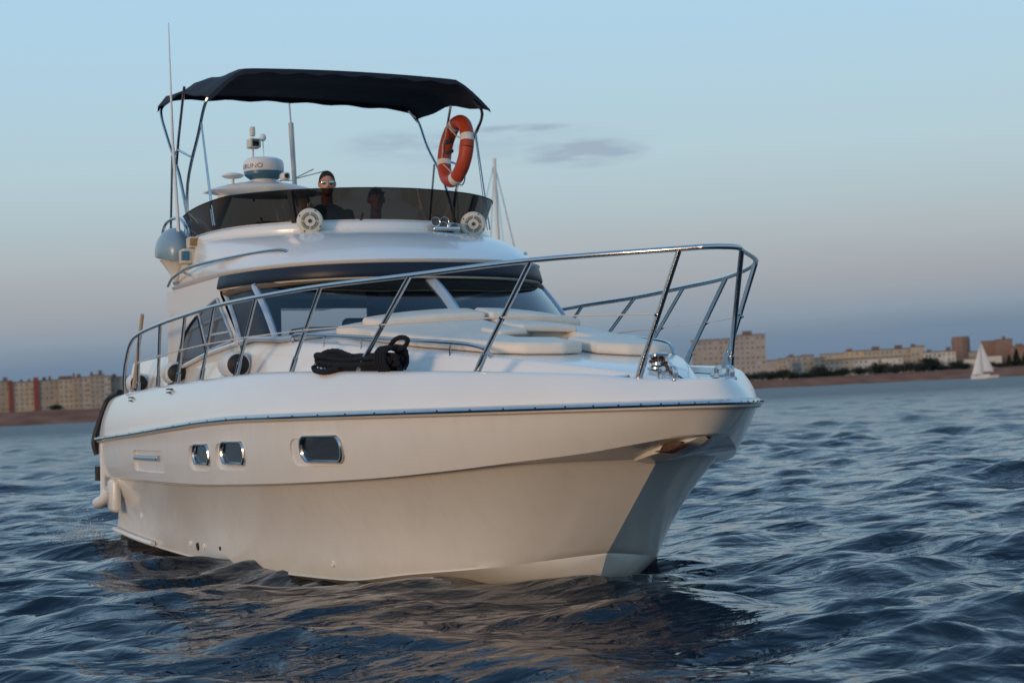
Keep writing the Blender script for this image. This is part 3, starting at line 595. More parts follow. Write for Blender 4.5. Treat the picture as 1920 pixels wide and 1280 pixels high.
# brow outline (half), mirrored
BRH = [(-9.3, 1.735), (-8.4, 1.77), (-7.3, 1.745), (-6.9, 1.69), (-6.5, 1.58), (-6.05, 1.36), (-5.74, 1.08), (-5.53, .72), (-5.43, .36), (-5.40, 0)]
bo = cat_rom([(x, -y, 0) for x, y in BRH]+[(x, y, 0) for x, y in BRH[-2::-1]], 8)
def lvl(o, z, inset=0, dx=0):
    c = o.copy(); c[:, 2] = z; T = np.gradient(o, axis=0); T /= np.linalg.norm(T[:, :2], axis=1)[:, None]
    nrm = np.stack([T[:, 1], -T[:, 0], 0*T[:, 0]], -1); c += nrm*(-inset); c[:, 0] += dx; return c
sgn = 1 if lvl(bo, 0, .1)[len(bo)//2, 0] < bo[len(bo)//2, 0] else -1
def L2(o, z, inset=0, dx=0): return lvl(o, z, inset*sgn, dx)
zt = 2.905+.02*np.clip((-7-bo[:, 0])/2, 0, 1); 
i0, i1 = 16, len(bo)-17      # brow band only across the front
bw = [L2(bo, 2.768, .05), L2(bo, 2.770, .004), L2(bo, 2.782, -.004), L2(bo, 2.84, .008), L2(bo, 2.898, .024), L2(bo, 2.912, .06)]
V, F = grid([q[i0:i1+1] for q in bw]); n = i1-i0+1; F.append(tuple(i*n for i in range(6))); F.append(tuple(i*n+n-1 for i in range(5, -1, -1)))
mk('brow', V, F, NAVY, yacht, sharp=50)
wi = np.linspace(0, len(WT)-1, n); WTi = np.stack([np.interp(wi, np.arange(len(WT)), WT[:, k]) for k in range(3)], -1)
V, F = grid([bw[0][i0:i1+1]+np.array([0, 0, -.002]), (bw[0][i0:i1+1]*.5+WTi*.5)+np.array([0, 0, -.02]), WTi+np.array([.0, 0, -.01])]); mk('brow_soffit', V, F, VINYL, yacht, sharp=50)
mk('brow_trim', *tube(L2(bo, 2.764, .035)[i0:i1+1], .014, 6), CREAM, yacht)
# flybridge moulding
CMH = [(-10.1, 1.54), (-9.3, 1.60), (-8.55, 1.615), (-8.05, 1.575), (-7.6, 1.45), (-7.25, 1.22), (-6.97, .92), (-6.78, .56), (-6.69, .27), (-6.665, 0)]
co = cat_rom([(x, -y, 0) for x, y in CMH]+[(x, y, 0) for x, y in CMH[-2::-1]], 8)
fa = [L2(bo, 2.90, .055), L2(bo, 2.92, .03), L2(bo, 2.94, .02), L2(bo, 2.965, .05)]
c1, c0 = L2(co, 3.44, .0), L2(co, 3.352, -.03)
sl_ = [fa[3]*(1-f)+c0*f+np.array([0, 0, 1])*(.06*math.sin(f*math.pi)) for f in (.15, .3, .45, .6, .75, .9, .97)]
fl_rows = fa+sl_+[c0, L2(co, 3.375, -.035), L2(co, 3.425, -.014), L2(co, 3.448, .012), L2(co, 3.448, .09), L2(co, 3.40, .11), L2(co, 2.98, .12)]
fl_rows = [L2(bo, 2.885, .07)]+fl_rows
V, F = grid(fl_rows); mk('flybridge', V, F, GEL, yacht, sharp=45)
fl_z = lambda: 2.98
cin = L2(co, 2.985, .11); half = len(cin)//2
V = np.concatenate([cin[:half+1], cin[half:][::-1]]); n = half+1
mk('flybridge_sole', V, [(j, j+1, n+j+1, n+j) for j in range(n-1)], DECKM, yacht)
sof = L2(bo, 2.80, .12); half = len(sof)//2; V = np.concatenate([sof[:half+1], sof[half:][::-1]]); n = half+1
mk('cabin_ceiling', V, [(j, n+j, n+j+1, j+1) for j in range(n-1)], DARKIN, yacht)
# cabin sides with windows (mirrored)
def wall_y(z): return 1.665+.05*(z-2.2)/.7
for s_ in (-1, 1):
    cols = []
    for k in range(13):
        t = k/12; zz = 1.74+(2.90-1.74)*t
        xf = -6.78 if zz < 2.19 else -6.78-(zz-2.19)*1.05
        if zz > 2.76: xf = -7.38+(zz-2.76)*.6
        xa = -9.85+.35*t
        xs = np.linspace(xf, xa, 24); inn = .10*max(0, 1-(zz-1.74)/.4)
        cols.append(np.stack([xs, np.full(24, s_*(wall_y(zz)-.0*inn)), np.full(24, zz)], -1))
    V, F = grid(cols); cs = mk('cabin_side', V, F, GEL, yacht)
    arch = cat_rom([(-9.32, 2.02), (-9.15, 2.18), (-8.9, 2.35), (-8.55, 2.48), (-8.15, 2.575), (-7.75, 2.64), (-7.42, 2.685)], 6)
    arch = [(p[0], p[1]) for p in arch]
    pane_a = [q for q in arch if q[0] <= -8.24]+[(-8.22, 2.55), (-8.02, 2.155)]
    pane_b = [(-8.16, 2.565)]+[q for q in arch if q[0] > -8.12]+[(-6.99, 2.27), (-7.02, 2.225), (-7.95, 2.16)]
    for pn in (pane_a, pane_b):
        V = [(x, s_*(wall_y(z)+.012), z) for x, z in pn]; w_ = mk('side_window', V, [tuple(range(len(V)))], SIDEG, yacht, smooth=False)
        lp = [np.array(v)+np.array([0, s_*.003, 0]) for v in V]; lp.append(lp[0]); q = []
        for a, b in zip(lp[:-1], lp[1:]): q += [a, a*.5+b*.5]
        q.append(lp[-1]); mk('window_frame', *tube(q, .016, 6), FRAMEB if pn is pane_b else BLACK, w_)
    mk('window_slider', *rbox((-7.95, s_*1.69-.012, 2.31), (-7.1, s_*1.69+.012, 2.335), .006), FRAMEB, cs)
    mk('cabin_sill', *tube([(-6.85, s_*1.685, 2.19), (-8, s_*1.69, 2.13), (-9.3, s_*1.69, 2.0)], .022, 6), GEL, cs)
# interior: floor, aft bulkhead with open doorway, helm
mb = MB(); mb.box((-9.7, -1.6, 1.60), (-5.6, 1.6, 1.66)); mb.done('cabin_floor', DARKIN, yacht, smooth=False)
mb = MB(); mb.box((-9.30, -1.64, 1.66), (-9.24, -.45, 2.8)); mb.box((-9.30, .62, 1.66), (-9.24, 1.64, 2.8)); mb.box((-9.30, -.45, 2.70), (-9.24, .62, 2.8)); mb.done('aft_bulkhead', DARKIN, yacht, smooth=False)
mk('dashboard', *rbox((-6.4, -1.45, 1.9), (-5.55, 1.45, 2.22), .06), DARKIN, yacht)
mk('helm_pod', *rbox((-6.2, -1.35, 2.2), (-5.75, -.5, 2.3), .05), mat('pale_dash', (.45, .5, .46), .4), yacht)
mk('helm_seat_back', *rbox((-7.2, -.45, 1.9), (-7.05, .1, 2.46), .06), DARKIN, yacht)
sw = MB(); th = np.linspace(0, 2*math.pi, 33); sw.tube(np.stack([-6.45+.08*np.sin(th), -.25+.17*np.cos(th), 2.30+.16*np.sin(th)], -1), .016, 8); sw.tube([(-6.42, -.25, 2.28), (-6.3, -.25, 2.22)], .03); sw.done('steering_wheel', BLACK, yacht)
for y0, y1 in ((-1.55, -.9), (.5, 1.5)): mk('saloon_seat', *rbox((-9.0, y0, 1.66), (-7.8, y1, 2.3), .06), LEATH, yacht)

mk('flybridge_overhang', *rbox((-12.0, -1.02, 2.84), (-9.25, 1.02, 2.975), .03), GEL, yacht)
# ---- smoked flybridge screen
sb, st_ = L2(co, 3.44, .045), L2(co, 3.775, -.075)
st_[:, 2] -= .10*np.clip((-7.6-st_[:, 0])/1.6, 0, 1)+.0
st_[:, 2] -= .05*np.clip((-8.6-st_[:, 0])/1.0, 0, 1)
i0, i1 = 13, len(co)-14
scr = mk('smoked_screen', *grid([(sb*(1-f)+st_*f)[i0:i1+1] for f in (0, .33, .66, 1)]), SMOKE, yacht)
mk('screen_edge', *tube(st_[i0:i1+1], .007, 6), BLACK, scr)
def screen_pt(y, f):
    m_ = len(sb)//2; k = m_+np.argmin(np.abs(sb[m_:, 1]-abs(y))) if y > 0 else m_-np.argmin(np.abs(sb[m_::-1, 1]+abs(y)))
    return sb[k]*(1-f)+st_[k]*f
for y in (-.98, .98):
    a, b = screen_pt(y, .0), screen_pt(y, .98); a = a+np.array([.02, 0, 0]); b = b+np.array([.02, 0, 0]); V, F = tube([a, b], .035, 4); mk('screen_bracket', V, F, BLACK, scr)
for y in (-1.25, -.35, .45): 
    a, b = screen_pt(y, .0), screen_pt(y, .25); mk('screen_stud', *tube([a+np.array([.02, 0, 0]), b+np.array([.01, .03, 0])], .013, 6), BLACK, scr)
mk('screen_foot', *tube(L2(co, 3.449, .03)[i0:i1+1], .012, 6), CREAM, scr)
# flybridge furniture seen through the screen
mk('helm_console', *rbox((-7.75, -1.0, 2.98), (-7.3, .3, 3.52), .08), mat('console_grey', (.22, .21, .21), .5), yacht)
sw = MB(); sw.tube(np.stack([-7.82+.05*np.sin(th), -.35+.19*np.cos(th), 3.5+.18*np.sin(th)], -1), .015, 8); sw.tube([(-7.82, -.35, 3.5), (-7.7, -.35, 3.46)], .03); sw.done('flybridge_wheel', BLACK, yacht)
for y in (-.85, .25): mk('flybridge_seat', *rbox((-8.9, y, 2.98), (-8.15, y+.95, 3.32), .07), LEATH, yacht); mk('seat_back', *rbox((-8.98, y, 3.25), (-8.8, y+.95, 3.66), .06), LEATH, yacht)
mk('bench_seat', *rbox((-10.6, -1.0, 2.97), (-9.6, 1.0, 3.3), .08), VINYL, yacht)

# ---- round deck speakers with slotted faces
for y in (-.91, .91):
    o_ = np.array([-6.80+.06, y, 3.43]); ax = np.array([.93, -.30, .02]); ax /= np.linalg.norm(ax)
    mb = MB(); mb.lathe([(.06, -.16), (.12, -.13), (.134, -.02), (.136, 0), (.130, .012), (.112, .02), (.02, .021), (.001, .021)], o_, ax, 32)
    sp = mb.done('loudspeaker', CREAM, yacht, sharp=40)
    q = np.cross(ax, [0, 0, 1]); q /= np.linalg.norm(q); w = np.cross(q, ax); g = MB()
    for k in range(40):
        a = 2*math.pi*k/40
        if k % 10 == 0: continue
        d = q*math.cos(a)+w*math.sin(a); e = np.cross(ax, d)
        for r0, r1 in ((.058, .072), (.077, .090)):
            off = .35 if r0 > .07 else 0; d2 = q*math.cos(a+off*.157)+w*math.sin(a+off*.157); e2 = np.cross(ax, d2)
            c = o_+ax*.0225; g.add([c+d2*r0-e2*.004, c+d2*r1-e2*.004, c+d2*r1+e2*.004, c+d2*r0+e2*.004], [(0, 1, 2, 3)])
    g.done('grille_slots', BLACK, sp, smooth=False)['kind'] = 'stuff'
    g = MB(); g.lathe([(.02, .02), (.02, .03), (.012, .034), (.001, .034)], o_, ax, 12)
    g.done('centre_screw', RUST, sp)
    g = MB()
    for k in range(4):
        a = .5+k*math.pi/2; d = q*math.cos(a)+w*math.sin(a); g.ell(o_+ax*.018+d*.118, (.009, .009, .009), 6, 4)
    g.done('face_screws', BLACK, sp)['kind'] = 'stuff'
    for dy in (-.05, .05): mk('speaker_foot', *tube([o_-ax*.08+np.array([0, dy, -.1]), o_-ax*.08+np.array([-.03, dy, -.17])], .02, 8), CREAM, sp)
# ---- trumpet horns
for k, (y, z, ln) in enumerate(((.42, 3.435, .12), (.53, 3.44, .08), (.50, 3.385, .16), (.615, 3.37, .2))):
    p = np.array([-6.66+ln*.55, y, z]); ax = np.array([.95, -.22, .0])
    mb = MB(); mb.lathe([(.014, -.22), (.016, -.1), (.022, -.05), (.04, -.012), (.05, 0), (.046, .0), (.03, -.02), (.012, -.06), (.001, -.07)], p, ax, 20); hn = mb.done('trumpet_horn', STEEL, yacht, sharp=60); mb = MB(); mb.lathe([(.041, -.004), (.03, -.007), (.001, -.008)], p, ax, 20); mb.done('horn_mouth_shade', mat('horn_shade', (.10, .10, .10), .5, metal=.6), hn)  # dark disc set in each bell paints the shade inside the horn
mk('horn_base', *rbox((-6.72, .36, 3.33), (-6.5, .66, 3.375), .012), STEEL, yacht)
# ---- arch, radome, aerials
AX = -11.25
arch_rows = []
for y in np.linspace(-.76, .76, 25):
    u_ = abs(y)/.76; hz = 4.325-.035*u_**2; th_ = .10*(1-u_**2.2)+.012; ch = .30*(1-.45*u_)
    a = np.linspace(0, 2*math.pi, 17)[:-1]; arch_rows.append(np.stack([AX+ch*np.cos(a), np.full(16, y), hz+th_*np.sin(a)], -1))
V, F = grid(arch_rows, closed=True); F.append(tuple(range(16))); F.append(tuple(range(24*16+15, 24*16-1, -1))); ra = mk('radar_arch', V, F, GEL, yacht, sharp=60)
for y in (-.8, .8): mk('arch_leg', *tube([(AX-.1, y*1.15, 2.9), (AX-.05, y*1.05, 3.55), (AX, y*.6, 4.28)], [.16, .14, .08], 12), GEL, ra)
mb = MB(); mb.lathe([(.26, 4.37), (.215, 4.39), (.175, 4.43), (.17, 4.47), (.001, 4.48)], (AX, 0, 0), n=32); mb.done('radome_pedestal', GEL, ra)
mb = MB(); mb.lathe([(.15, 4.430), (.19, 4.470), (.245, 4.515), (.25, 4.555), (.001, 4.560)], (AX, 0, 0), n=40); rd = mb.done('radome_base', TEAL, ra)
mb = MB(); mb.lathe([(.25, 4.555), (.257, 4.570), (.257, 4.650), (.24, 4.700), (.19, 4.728), (.08, 4.738), (.001, 4.740)], (AX, 0, 0), n=40); rd = mb.done('radome', WHITE, ra)
tcv = bpy.data.curves.new('lt', 'FONT'); tcv.body = 'FURUNO'; tcv.size = .085; tcv.extrude = .0; tob = bpy.data.objects.new('lt', tcv); COL.objects.link(tob)
bpy.context.view_layer.update(); dg = bpy.context.evaluated_depsgraph_get(); tm = bpy.data.meshes.new_from_object(tob.evaluated_get(dg)); bpy.data.objects.remove(tob)
vv = np.array([tuple(v.co) for v in tm.vertices]); ff = [tuple(p.vertices) for p in tm.polygons]; wmax = vv[:, 0].max()
vc = np.array([CAM[0]-AX, CAM[1]]); base = math.atan2(vc[1], vc[0])
ang = base-R(46)-(wmax/2-vv[:, 0])/.259*1.15       # the word runs round the starboard flank
tv = np.stack([AX+.2595*np.cos(ang), .2595*np.sin(ang), 4.582+vv[:, 1]], -1); mk('radome_lettering', tv, ff, LETTER, ra, smooth=False)
mk('radar_camera', *rbox((AX+.25, -.10+.22, 4.410), (AX+.42, .0+.22, 4.510), .03), WHITE, ra)
mb = MB(); mb.lathe([(.03, 0), (.03, .012), (.001, .012)], (AX+.42, .17, 4.460), (.9, -.35, 0), 14); mb.done('camera_lens', BLACK, ra)
mb = MB(); mb.lathe([(.001, 4.425), (.10, 4.435), (.14, 4.455), (.13, 4.475), (.06, 4.495), (.001, 4.498)], (AX+.05, -.42, .03), n=28); mb.tube([(AX+.05, -.42, 4.230), (AX+.05, -.42, 4.470)], .02, 8); mb.done('mushroom_aerial', WHITE, ra)
mb = MB(); mb.tube([(AX-.25, -.06, 4.210), (AX-.25, -.06, 5.030)], .016, 8); mst = mb.done('light_mast', WHITE, ra)
mk('floodlight', *rbox((AX-.3, -.13, 4.890), (AX-.14, .02, 5.010), .015), CREAM, ra); mk('floodlight_glass', *rbox((AX-.142, -.10, 4.905), (AX-.13, -.01, 4.995), .004), DARKG, ra)
mb = MB(); mb.lathe([(.03, 5.050), (.036, 5.070), (.036, 5.150), (.03, 5.170), (.001, 5.175)], (AX-.25, -.06, 0), n=14); mb.done('anchor_light', CREAM, ra)
mb = MB(); mb.ell((AX-.2, .06, 5.030), (.045, .045, .05)); mb.tube([(AX-.2, .06, 5.010), (AX-.2, .07, 4.710)], .006, 6); mb.done('gps_bulb', WHITE, ra)
mb = MB(); mb.tube([(-11.75, .6, 4.2), (-11.8, .59, 4.4), (-11.85, .57, 5.3)], [.016, .032, .036], 10); mb.tube([(-11.85, .57, 5.3), (-11.88, .565, 5.56)], .012, 8); mb.done('aerial_tube', mat('aerial_grey', (.42, .43, .42), .4), yacht)
mb = MB(); mb.tube([(-11.8, .6, 4.56), (-11.7, .98, 4.66)], .006, 6); mb.tube([(-11.8, .6, 4.57), (-11.7, .82, 4.68)], .006, 6); mb.tube([(-11.8, .6, 4.54), (-11.9, .2, 4.52)], .006, 6); mb.done('dipole_aerial', BLACK, yacht)
mb = MB(); mb.tube([(-8.78, -1.74, 3.30), (-8.80, -1.75, 3.6), (-9.0, -1.74, 4.6), (-9.15, -1.72, 5.92)], [.026, .022, .016, .006], 8); wa = mb.done('whip_aerial', WHITE, yacht)
mb = MB(); mb.ell((-8.77, -1.74, 3.28), (.05, .05, .05)); mb.tube([(-8.77, -1.74, 3.28), (-8.62, -1.68, 3.24)], .03); mb.done('aerial_mount', STEEL, wa)
# deck floodlight on the flybridge flank
mk('flank_lamp', *rbox((-8.62, -1.80, 3.14), (-8.42, -1.66, 3.30), .015), CREAM, yacht); mk('lamp_glass', *rbox((-8.45, -1.815, 3.17), (-8.405, -1.73, 3.27), .006), TEAL, yacht)
mk('flank_lamp', *rbox((-8.60, -1.72, 3.31), (-8.42, -1.60, 3.43), .015), CREAM, yacht); mk('lamp_glass', *rbox((-8.43, -1.725, 3.33), (-8.405, -1.63, 3.41), .006), mat('amber_glass', (.30, .19, .05), .2), yacht)
# rounded blue cover beside the flybridge
mb = MB(); mb.ell((-8.98, -1.76, 3.30), (.34, .2, .28), 24, 16); V = np.concatenate(mb.V); V[:, 2] = np.maximum(V[:, 2], 3.24-.16*(V[:, 0]+8.98)); mk('rounded_cover', V, mb.F, PALEB, yacht)
mb = MB(); mb.lathe([(.01, 2.93), (.035, 3.0), (.06, 3.08), (.12, 3.17), (.17, 3.235)], (-9.10, -1.72, 0), n=20); mb.done('cover_bracket', GEL, yacht)
# ---- bimini
FB, AB = (-7.95, 1.60, 4.86), (-9.97, 1.60, 5.08)
def bow_arch(x, yw, zc, crown, k0=.76, n=33):
    out = []
    for k in range(n):
        t = -1+2*k/(n-1); a = abs(t); y = yw*np.sign(t)*min(1, a*1.0); drop = crown*(max(0, (a-k0)/(1-k0))**1.35)
        out.append((x, y, zc-drop+.05*(1-t*t)))
    return np.array(out)
rows = []
for f in np.linspace(0, 1, 13):
    x = -7.9+(-10.05+7.9)*f; zc = 5.20+.085*min(1, f*1.7)-.03*math.sin(f*math.pi*2)**2-.02*f; rows.append(bow_arch(x, 1.64, zc, .30-.16*f, .74+.18*f))
rows[0] += np.array([.06, 0, -.03]); 
top = np.array(rows); und = top.copy(); und[:, :, 2] -= .018
for k, f in enumerate(np.linspace(0, 1, 13)):
    sag = .05*math.sin(f*math.pi*2)**2; top[k, :, 2] -= 0; und[k, 3:-3, 2] -= .0
    e = .07*math.sin(f*math.pi); top[k, 0, 2] += e; top[k, -1, 2] += e; und[k, 0, 2] += e; und[k, -1, 2] += e
V1, F1 = grid(list(top)); V2, F2 = grid(list(und), flip=True); mb = MB(); mb.add(V1, F1); mb.add(V2, F2)
m_, n_ = len(top), len(top[0]); off = len(V1); edge = [(i, 0) for i in range(m_)]+[(m_-1, j) for j in range(1, n_)]+[(i, n_-1) for i in range(m_-2, -1, -1)]+[(0, j) for j in range(n_-2, 0, -1)]
idx = [i*n_+j for i, j in edge]; mb.F += [(idx[k], idx[(k+1) % len(idx)], off+idx[(k+1) % len(idx)], off+idx[k]) for k in range(len(idx))]
bim = mb.done('bimini_canopy', CANVAS, yacht, sharp=60)
fl_ = []
for k in range(n_):                                  # front valance
    t = k/(n_-1)*2-1; p = top[0, k]; fl_.append([p+np.array([.0, 0, 0]), p+np.array([.02, 0, -.055-.015*math.sin(k*1.7)])])
V, F = grid([np.array([q[0] for q in fl_]), np.array([q[1] for q in fl_])]); mk('front_valance', V, F, CANVAS, bim)
fl_ = []
for k in range(n_): p = top[-1, k]; fl_.append([p, p+np.array([-.02, 0, -.07-.010*math.sin(k*1.3)])])
V, F = grid([np.array([q[0] for q in fl_]), np.array([q[1] for q in fl_])]); mk('aft_valance', V, F, CANVAS, bim)
for s_ in (-1, 1):
    y = s_*1.62
    for nm, pts in (('bimini_leg', [(-7.98, s_*1.5, 5.0), (-8.02, y, 4.84), (-8.35, y, 4.55), (-8.85, y, 4.06), (-8.95, s_*1.60, 3.45)]),
                    ('bimini_leg', [(-10.0, s_*1.5, 5.20), (-9.98, y, 5.06), (-9.7, y, 4.7), (-9.2, y, 4.2), (-8.75, s_*1.62, 3.45)])):
        mk(nm, *tube(cat_rom(pts, 5), .018, 8), STEEL, yacht)
    mk('bimini_leg', *tube([(-8.9, y, 5.16), (-9.2, y, 4.62), (-9.32, y, 4.33)], .016, 8), STEEL, yacht)
    mk('bimini_brace', *tube([(-8.6, y, 4.32), (-9.25, y, 4.5), (-9.45, y, 4.45)], .014, 8), STEEL, yacht)
    mk('bimini_brace', *tube([(-9.5, y, 4.47), (-9.75, s_*1.6, 3.45)], .014, 8), STEEL, yacht)
    mk('bimini_strap', *tube([(-8.22, y, 4.68), (-7.85, s_*1.60, 3.5)], .009, 6), STEEL, yacht)
    mk('bimini_strap', *tube([(-8.25, y, 4.68), (-7.92, s_*1.60, 3.5)], .006, 6), STEEL, yacht)
    q = cat_rom([(-8.9, s_*1.63, 3.44), (-8.95, s_*1.64, 3.62), (-9.2, s_*1.65, 3.72), (-9.7, s_*1.65, 3.72), (-9.95, s_*1.64, 3.6), (-10, s_*1.62, 3.4)], 5)
    mk('flybridge_rail', *tube(q, .018, 8), STEEL, yacht)
# ---- cabin-top grab rails, coach rails
for s_ in (-1, 1):
    q = cat_rom([(-6.28, s_*1.27, 3.03), (-6.34, s_*1.33, 3.09), (-6.6, s_*1.45, 3.10), (-7.2, s_*1.68, 3.08), (-8.0, s_*1.80, 3.07), (-8.75, s_*1.82, 3.02), (-9.2, s_*1.775, 2.95)], 6)
    g = mk('grab_rail', *tube(q, .017, 8), STEEL, yacht)
    for k in (18, 27): mk('rail_post', *tube([q[k], q[k]+np.array([-.02, -s_*.1, -.05])], .012, 6), STEEL, g)
    xs = [-5.55, -5.5, -5.0, -4.2, -3.4, -2.75, -2.5, -2.42]; zz = [.01, .085, .095, .095, .095, .09, .06, .0]
    q = np.array([(x, s_*(float(fyc(x))-.06), float(fzc(x))+h+.0) for x, h in zip(xs, zz)]); cv = cat_rom(q, 6)
    g = mk('coach_rail', *tube(cv, .016, 8), STEEL, yacht)
    for x in (-4.95, -4.3, -3.6, -2.95): yy = s_*(float(fyc(x))-.06); mk('rail_post', *tube([(x, yy, float(fzc(x))-.02), (x, yy, float(fzc(x))+.095)], .010, 6), STEEL, g)
# ---- bow rail
RT = [(-.35, .262, 2.555), (-1.32, .99, 2.55), (-2.57, 1.475, 2.535), (-3.86, 1.79, 2.545), (-5.16, 1.975, 2.54), (-6.42, 2.02, 2.54), (-7.55, 2.02, 2.52), (-8.62, 2.02, 2.49), (-9.68, 2.0, 2.44)]
RBx = [-.80, -2.09, -3.55, -4.78, -6.2, -7.4, -8.36, -9.3, -10.4]
end = [(-10.2, 1.98, 2.36), (-10.55, 1.96, 2.16), (-10.75, 1.94, 1.98), (-10.93, 1.9, 1.79)]
half = RT+end
rail = cat_rom([(x, -y, z) for x, y, z in half[::-1]]+[(-.19, -.13, 2.555), (-.16, 0, 2.556), (-.19, .13, 2.555)]+half, 6)
br = mk('bow_rail', *tube(rail, .0215, 12), STEEL, yacht)
wires = {}
for s_ in (-1, 1):
    wp = []
    for (x, y, z), bx in zip(RT, RBx):
        by = float(LG.y(bx+.05))-.055; bz = float(LG.z(bx))+.008; a = np.array([x, s_*y, z]); b = np.array([bx, s_*by, bz])
        rr0 = .021 if bx > -4 else .018
        s1 = mk('stanchion', *tube([b, b*.85+a*.15, a], rr0, 10), STEEL, br); mk('stanchion_foot', *tube([b-np.array([0, 0, .02]), b*.83+a*.17], rr0+.007, 10), STEEL, br)
        w_ = a*.5+b*.5; wp.append(w_+np.array([.0, s_*.02, 0])); mk('wire_clip', *tube([w_+np.array([0, -s_*.01, -.02]), w_+np.array([0, s_*.035, -.0])], .012, 6), STEEL, br)
    wires[s_] = wp
    mk('lifeline', *tube(np.array(wp), .0065, 6), WIREM, br)
# ---- foredeck fittings
def on(x, y, h=0): return (x, y, float(deck_z(x, y))+h)
mb = MB(); c = on(-1.22, .02); mb.lathe([(.085, 0), (.085, .015), (.055, .03), (.05, .075), (.08, .10), (.082, .115), (.05, .13), (.001, .132)], c, n=20); wl = mb.done('windlass', STEEL, yacht)
mb = MB()
for k in range(14): a = k*.5; mb.ell((c[0]+.06*math.cos(a), c[1]+.06*math.sin(a), c[2]+.045+.002*k), (.02, .012, .012), 8, 5)
mb.tube([(c[0]+.05, c[1]+.03, c[2]+.05), on(c[0]+.18, .02, .015), on(c[0]+.32, .01, .012), on(c[0]+.5, 0, .01)], .014, 6); mb.done('anchor_chain', RUST, wl)
for s_ in (-1, 1):
    b = np.array([-.62, s_*.24, float(LG.z(-.62))]) ; V, F = rbox(b+[-.14, -.03, -.02], b+[.14, .03, .015], .012); fc = mk('fairlead', V, F, STEEL, yacht)
    for d in (-.11, .11): mk('fairlead_horn', *tube(cat_rom([b+[d, 0, 0], b+[d, 0, .07], b+[d*.55, 0, .085]], 4), .02, 8), STEEL, fc)
    q = np.array(on(-1.0, s_*.42, .0)) ; mb = MB(); mb.tube([q+[-.11, 0, .05], q+[.11, 0, .05]], .013, 8); mb.tube([q+[-.04, 0, -.02], q+[-.04, 0, .05]], .012, 8); mb.tube([q+[.04, 0, -.02], q+[.04, 0, .05]], .012, 8); mb.done('mooring_cleat', STEEL, yacht)
q = np.array([-4.25, -float(LG.y(-4.25))+.10, float(LG.z(-4.25))+.05]); mb = MB(); mb.tube([q+[-.16, 0, .03], q+[.16, 0, .03]], .014, 8); mb.tube([q+[-.05, 0, -.06], q+[-.05, 0, .03]], .013, 8); mb.tube([q+[.05, 0, -.06], q+[.05, 0, .03]], .013, 8); mb.done('mooring_cleat', STEEL, yacht)
mb = MB(); mb.add(*rbox((-3.42, -.3, 2.02), (-2.95, .3, 2.05), .02)); hz_ = float(deck_z(-3.1, 0)); V = np.concatenate(mb.V); V[:, 2] += hz_-2.02-.012; mk('deck_hatch', V, mb.F, DARKG, yacht)
mk('anchor_hatch', *rbox((-.98, -.16, on(-.8, 0)[2]), (-.70, .16, on(-.8, 0)[2]+.012), .004), DECKM, yacht)
# ---- hull fittings
def low_pt(x, f):
    a = np.array([x, -float(LC.y(x)), float(LC.z(x))]); b = np.array([x, -float(LL.y(x)), float(LL.z(x))]); p = a*(1-f)+b*f; p[1] += .07*math.sin(f*math.pi); return p
for x, f, r, m_ in ((-8.05, .17, .045, BLACK), (-8.35, .19, .03, WHITE), (-7.8, .19, .03, WHITE), (-7.25, .2, .022, BLACK), (-4.62, .17, .03, WHITE), (-10.6, .42, .035, WHITE)):
    p = low_pt(x, f); mb = MB(); mb.lathe([(r, -.03), (r, .006), (r*.8, .014), (r*.4, .012), (.001, .006)], p, (.0, -1, -.15), 16); mb.done('skin_fitting', m_, yacht)
sp = [low_pt(x, .03)+np.array([0, -.045, .02]) for x in np.linspace(-11.9, -9.9, 12)]; mk('spray_strip', *tube(sp, .03, 8), WHITE, yacht)
q = [np.array([x, -float(LN.y(x))-.01, z]) for x, z in ((-11.75, 1.19), (-11.78, 1.0), (-11.8, .72), (-11.82, .55))]; mk('quarter_strip', *tube(q, .045, 8), WHITE, yacht)
mk('bathing_platform', *rbox((-12.55, -1.86, .36), (-11.9, 1.86, .48), .05), WHITE, yacht)
mk('platform_corner', *tube(cat_rom([(-12.5, -1.88, .42), (-12.1, -2.0, .44), (-11.72, -2.0, .50), (-11.6, -1.96, .62)], 5), .07, 10), WHITE, yacht)
V, F = rbox((-11.7, -1.975, .34), (-11.36, -1.86, .76), .055); mk('quarter_fairing', V, F, HULLM, yacht)
mk('stern_edge_guard', *tube(cat_rom([(-11.6, -1.80, 1.80), (-11.98, -1.86, 1.72), (-12.02, -1.95, 1.5), (-12.04, -2.03, 1.22), (-12.03, -2.0, 1.05)], 5), .05, 8), BLACK, yacht)
mk('stern_light', *tube([(-12.0, -2.0, .90), (-12.0, -2.0, .72)], .05, 10), BLACK, yacht)
for x, z in ((-10.3, 1.69), (-8.3, 1.74)):
    for d in (0, .035): mk('nav_slot', *rbox((x-.05, -float(LG.y(x))-.075, z+d-.007), (x+.05, -float(LG.y(x))-.02, z+d+.007), .004), BLACK, yacht)
mb = MB(); mb.tube([(-10.60, -1.86, 1.85), (-10.35, -1.87, 2.2), (-10.02, -1.88, 2.68)], [.026, .024, .022], 10); mb.done('flagstaff', mat('varnished_pole', (.50, .38, .25), .3, coat=.5), yacht)
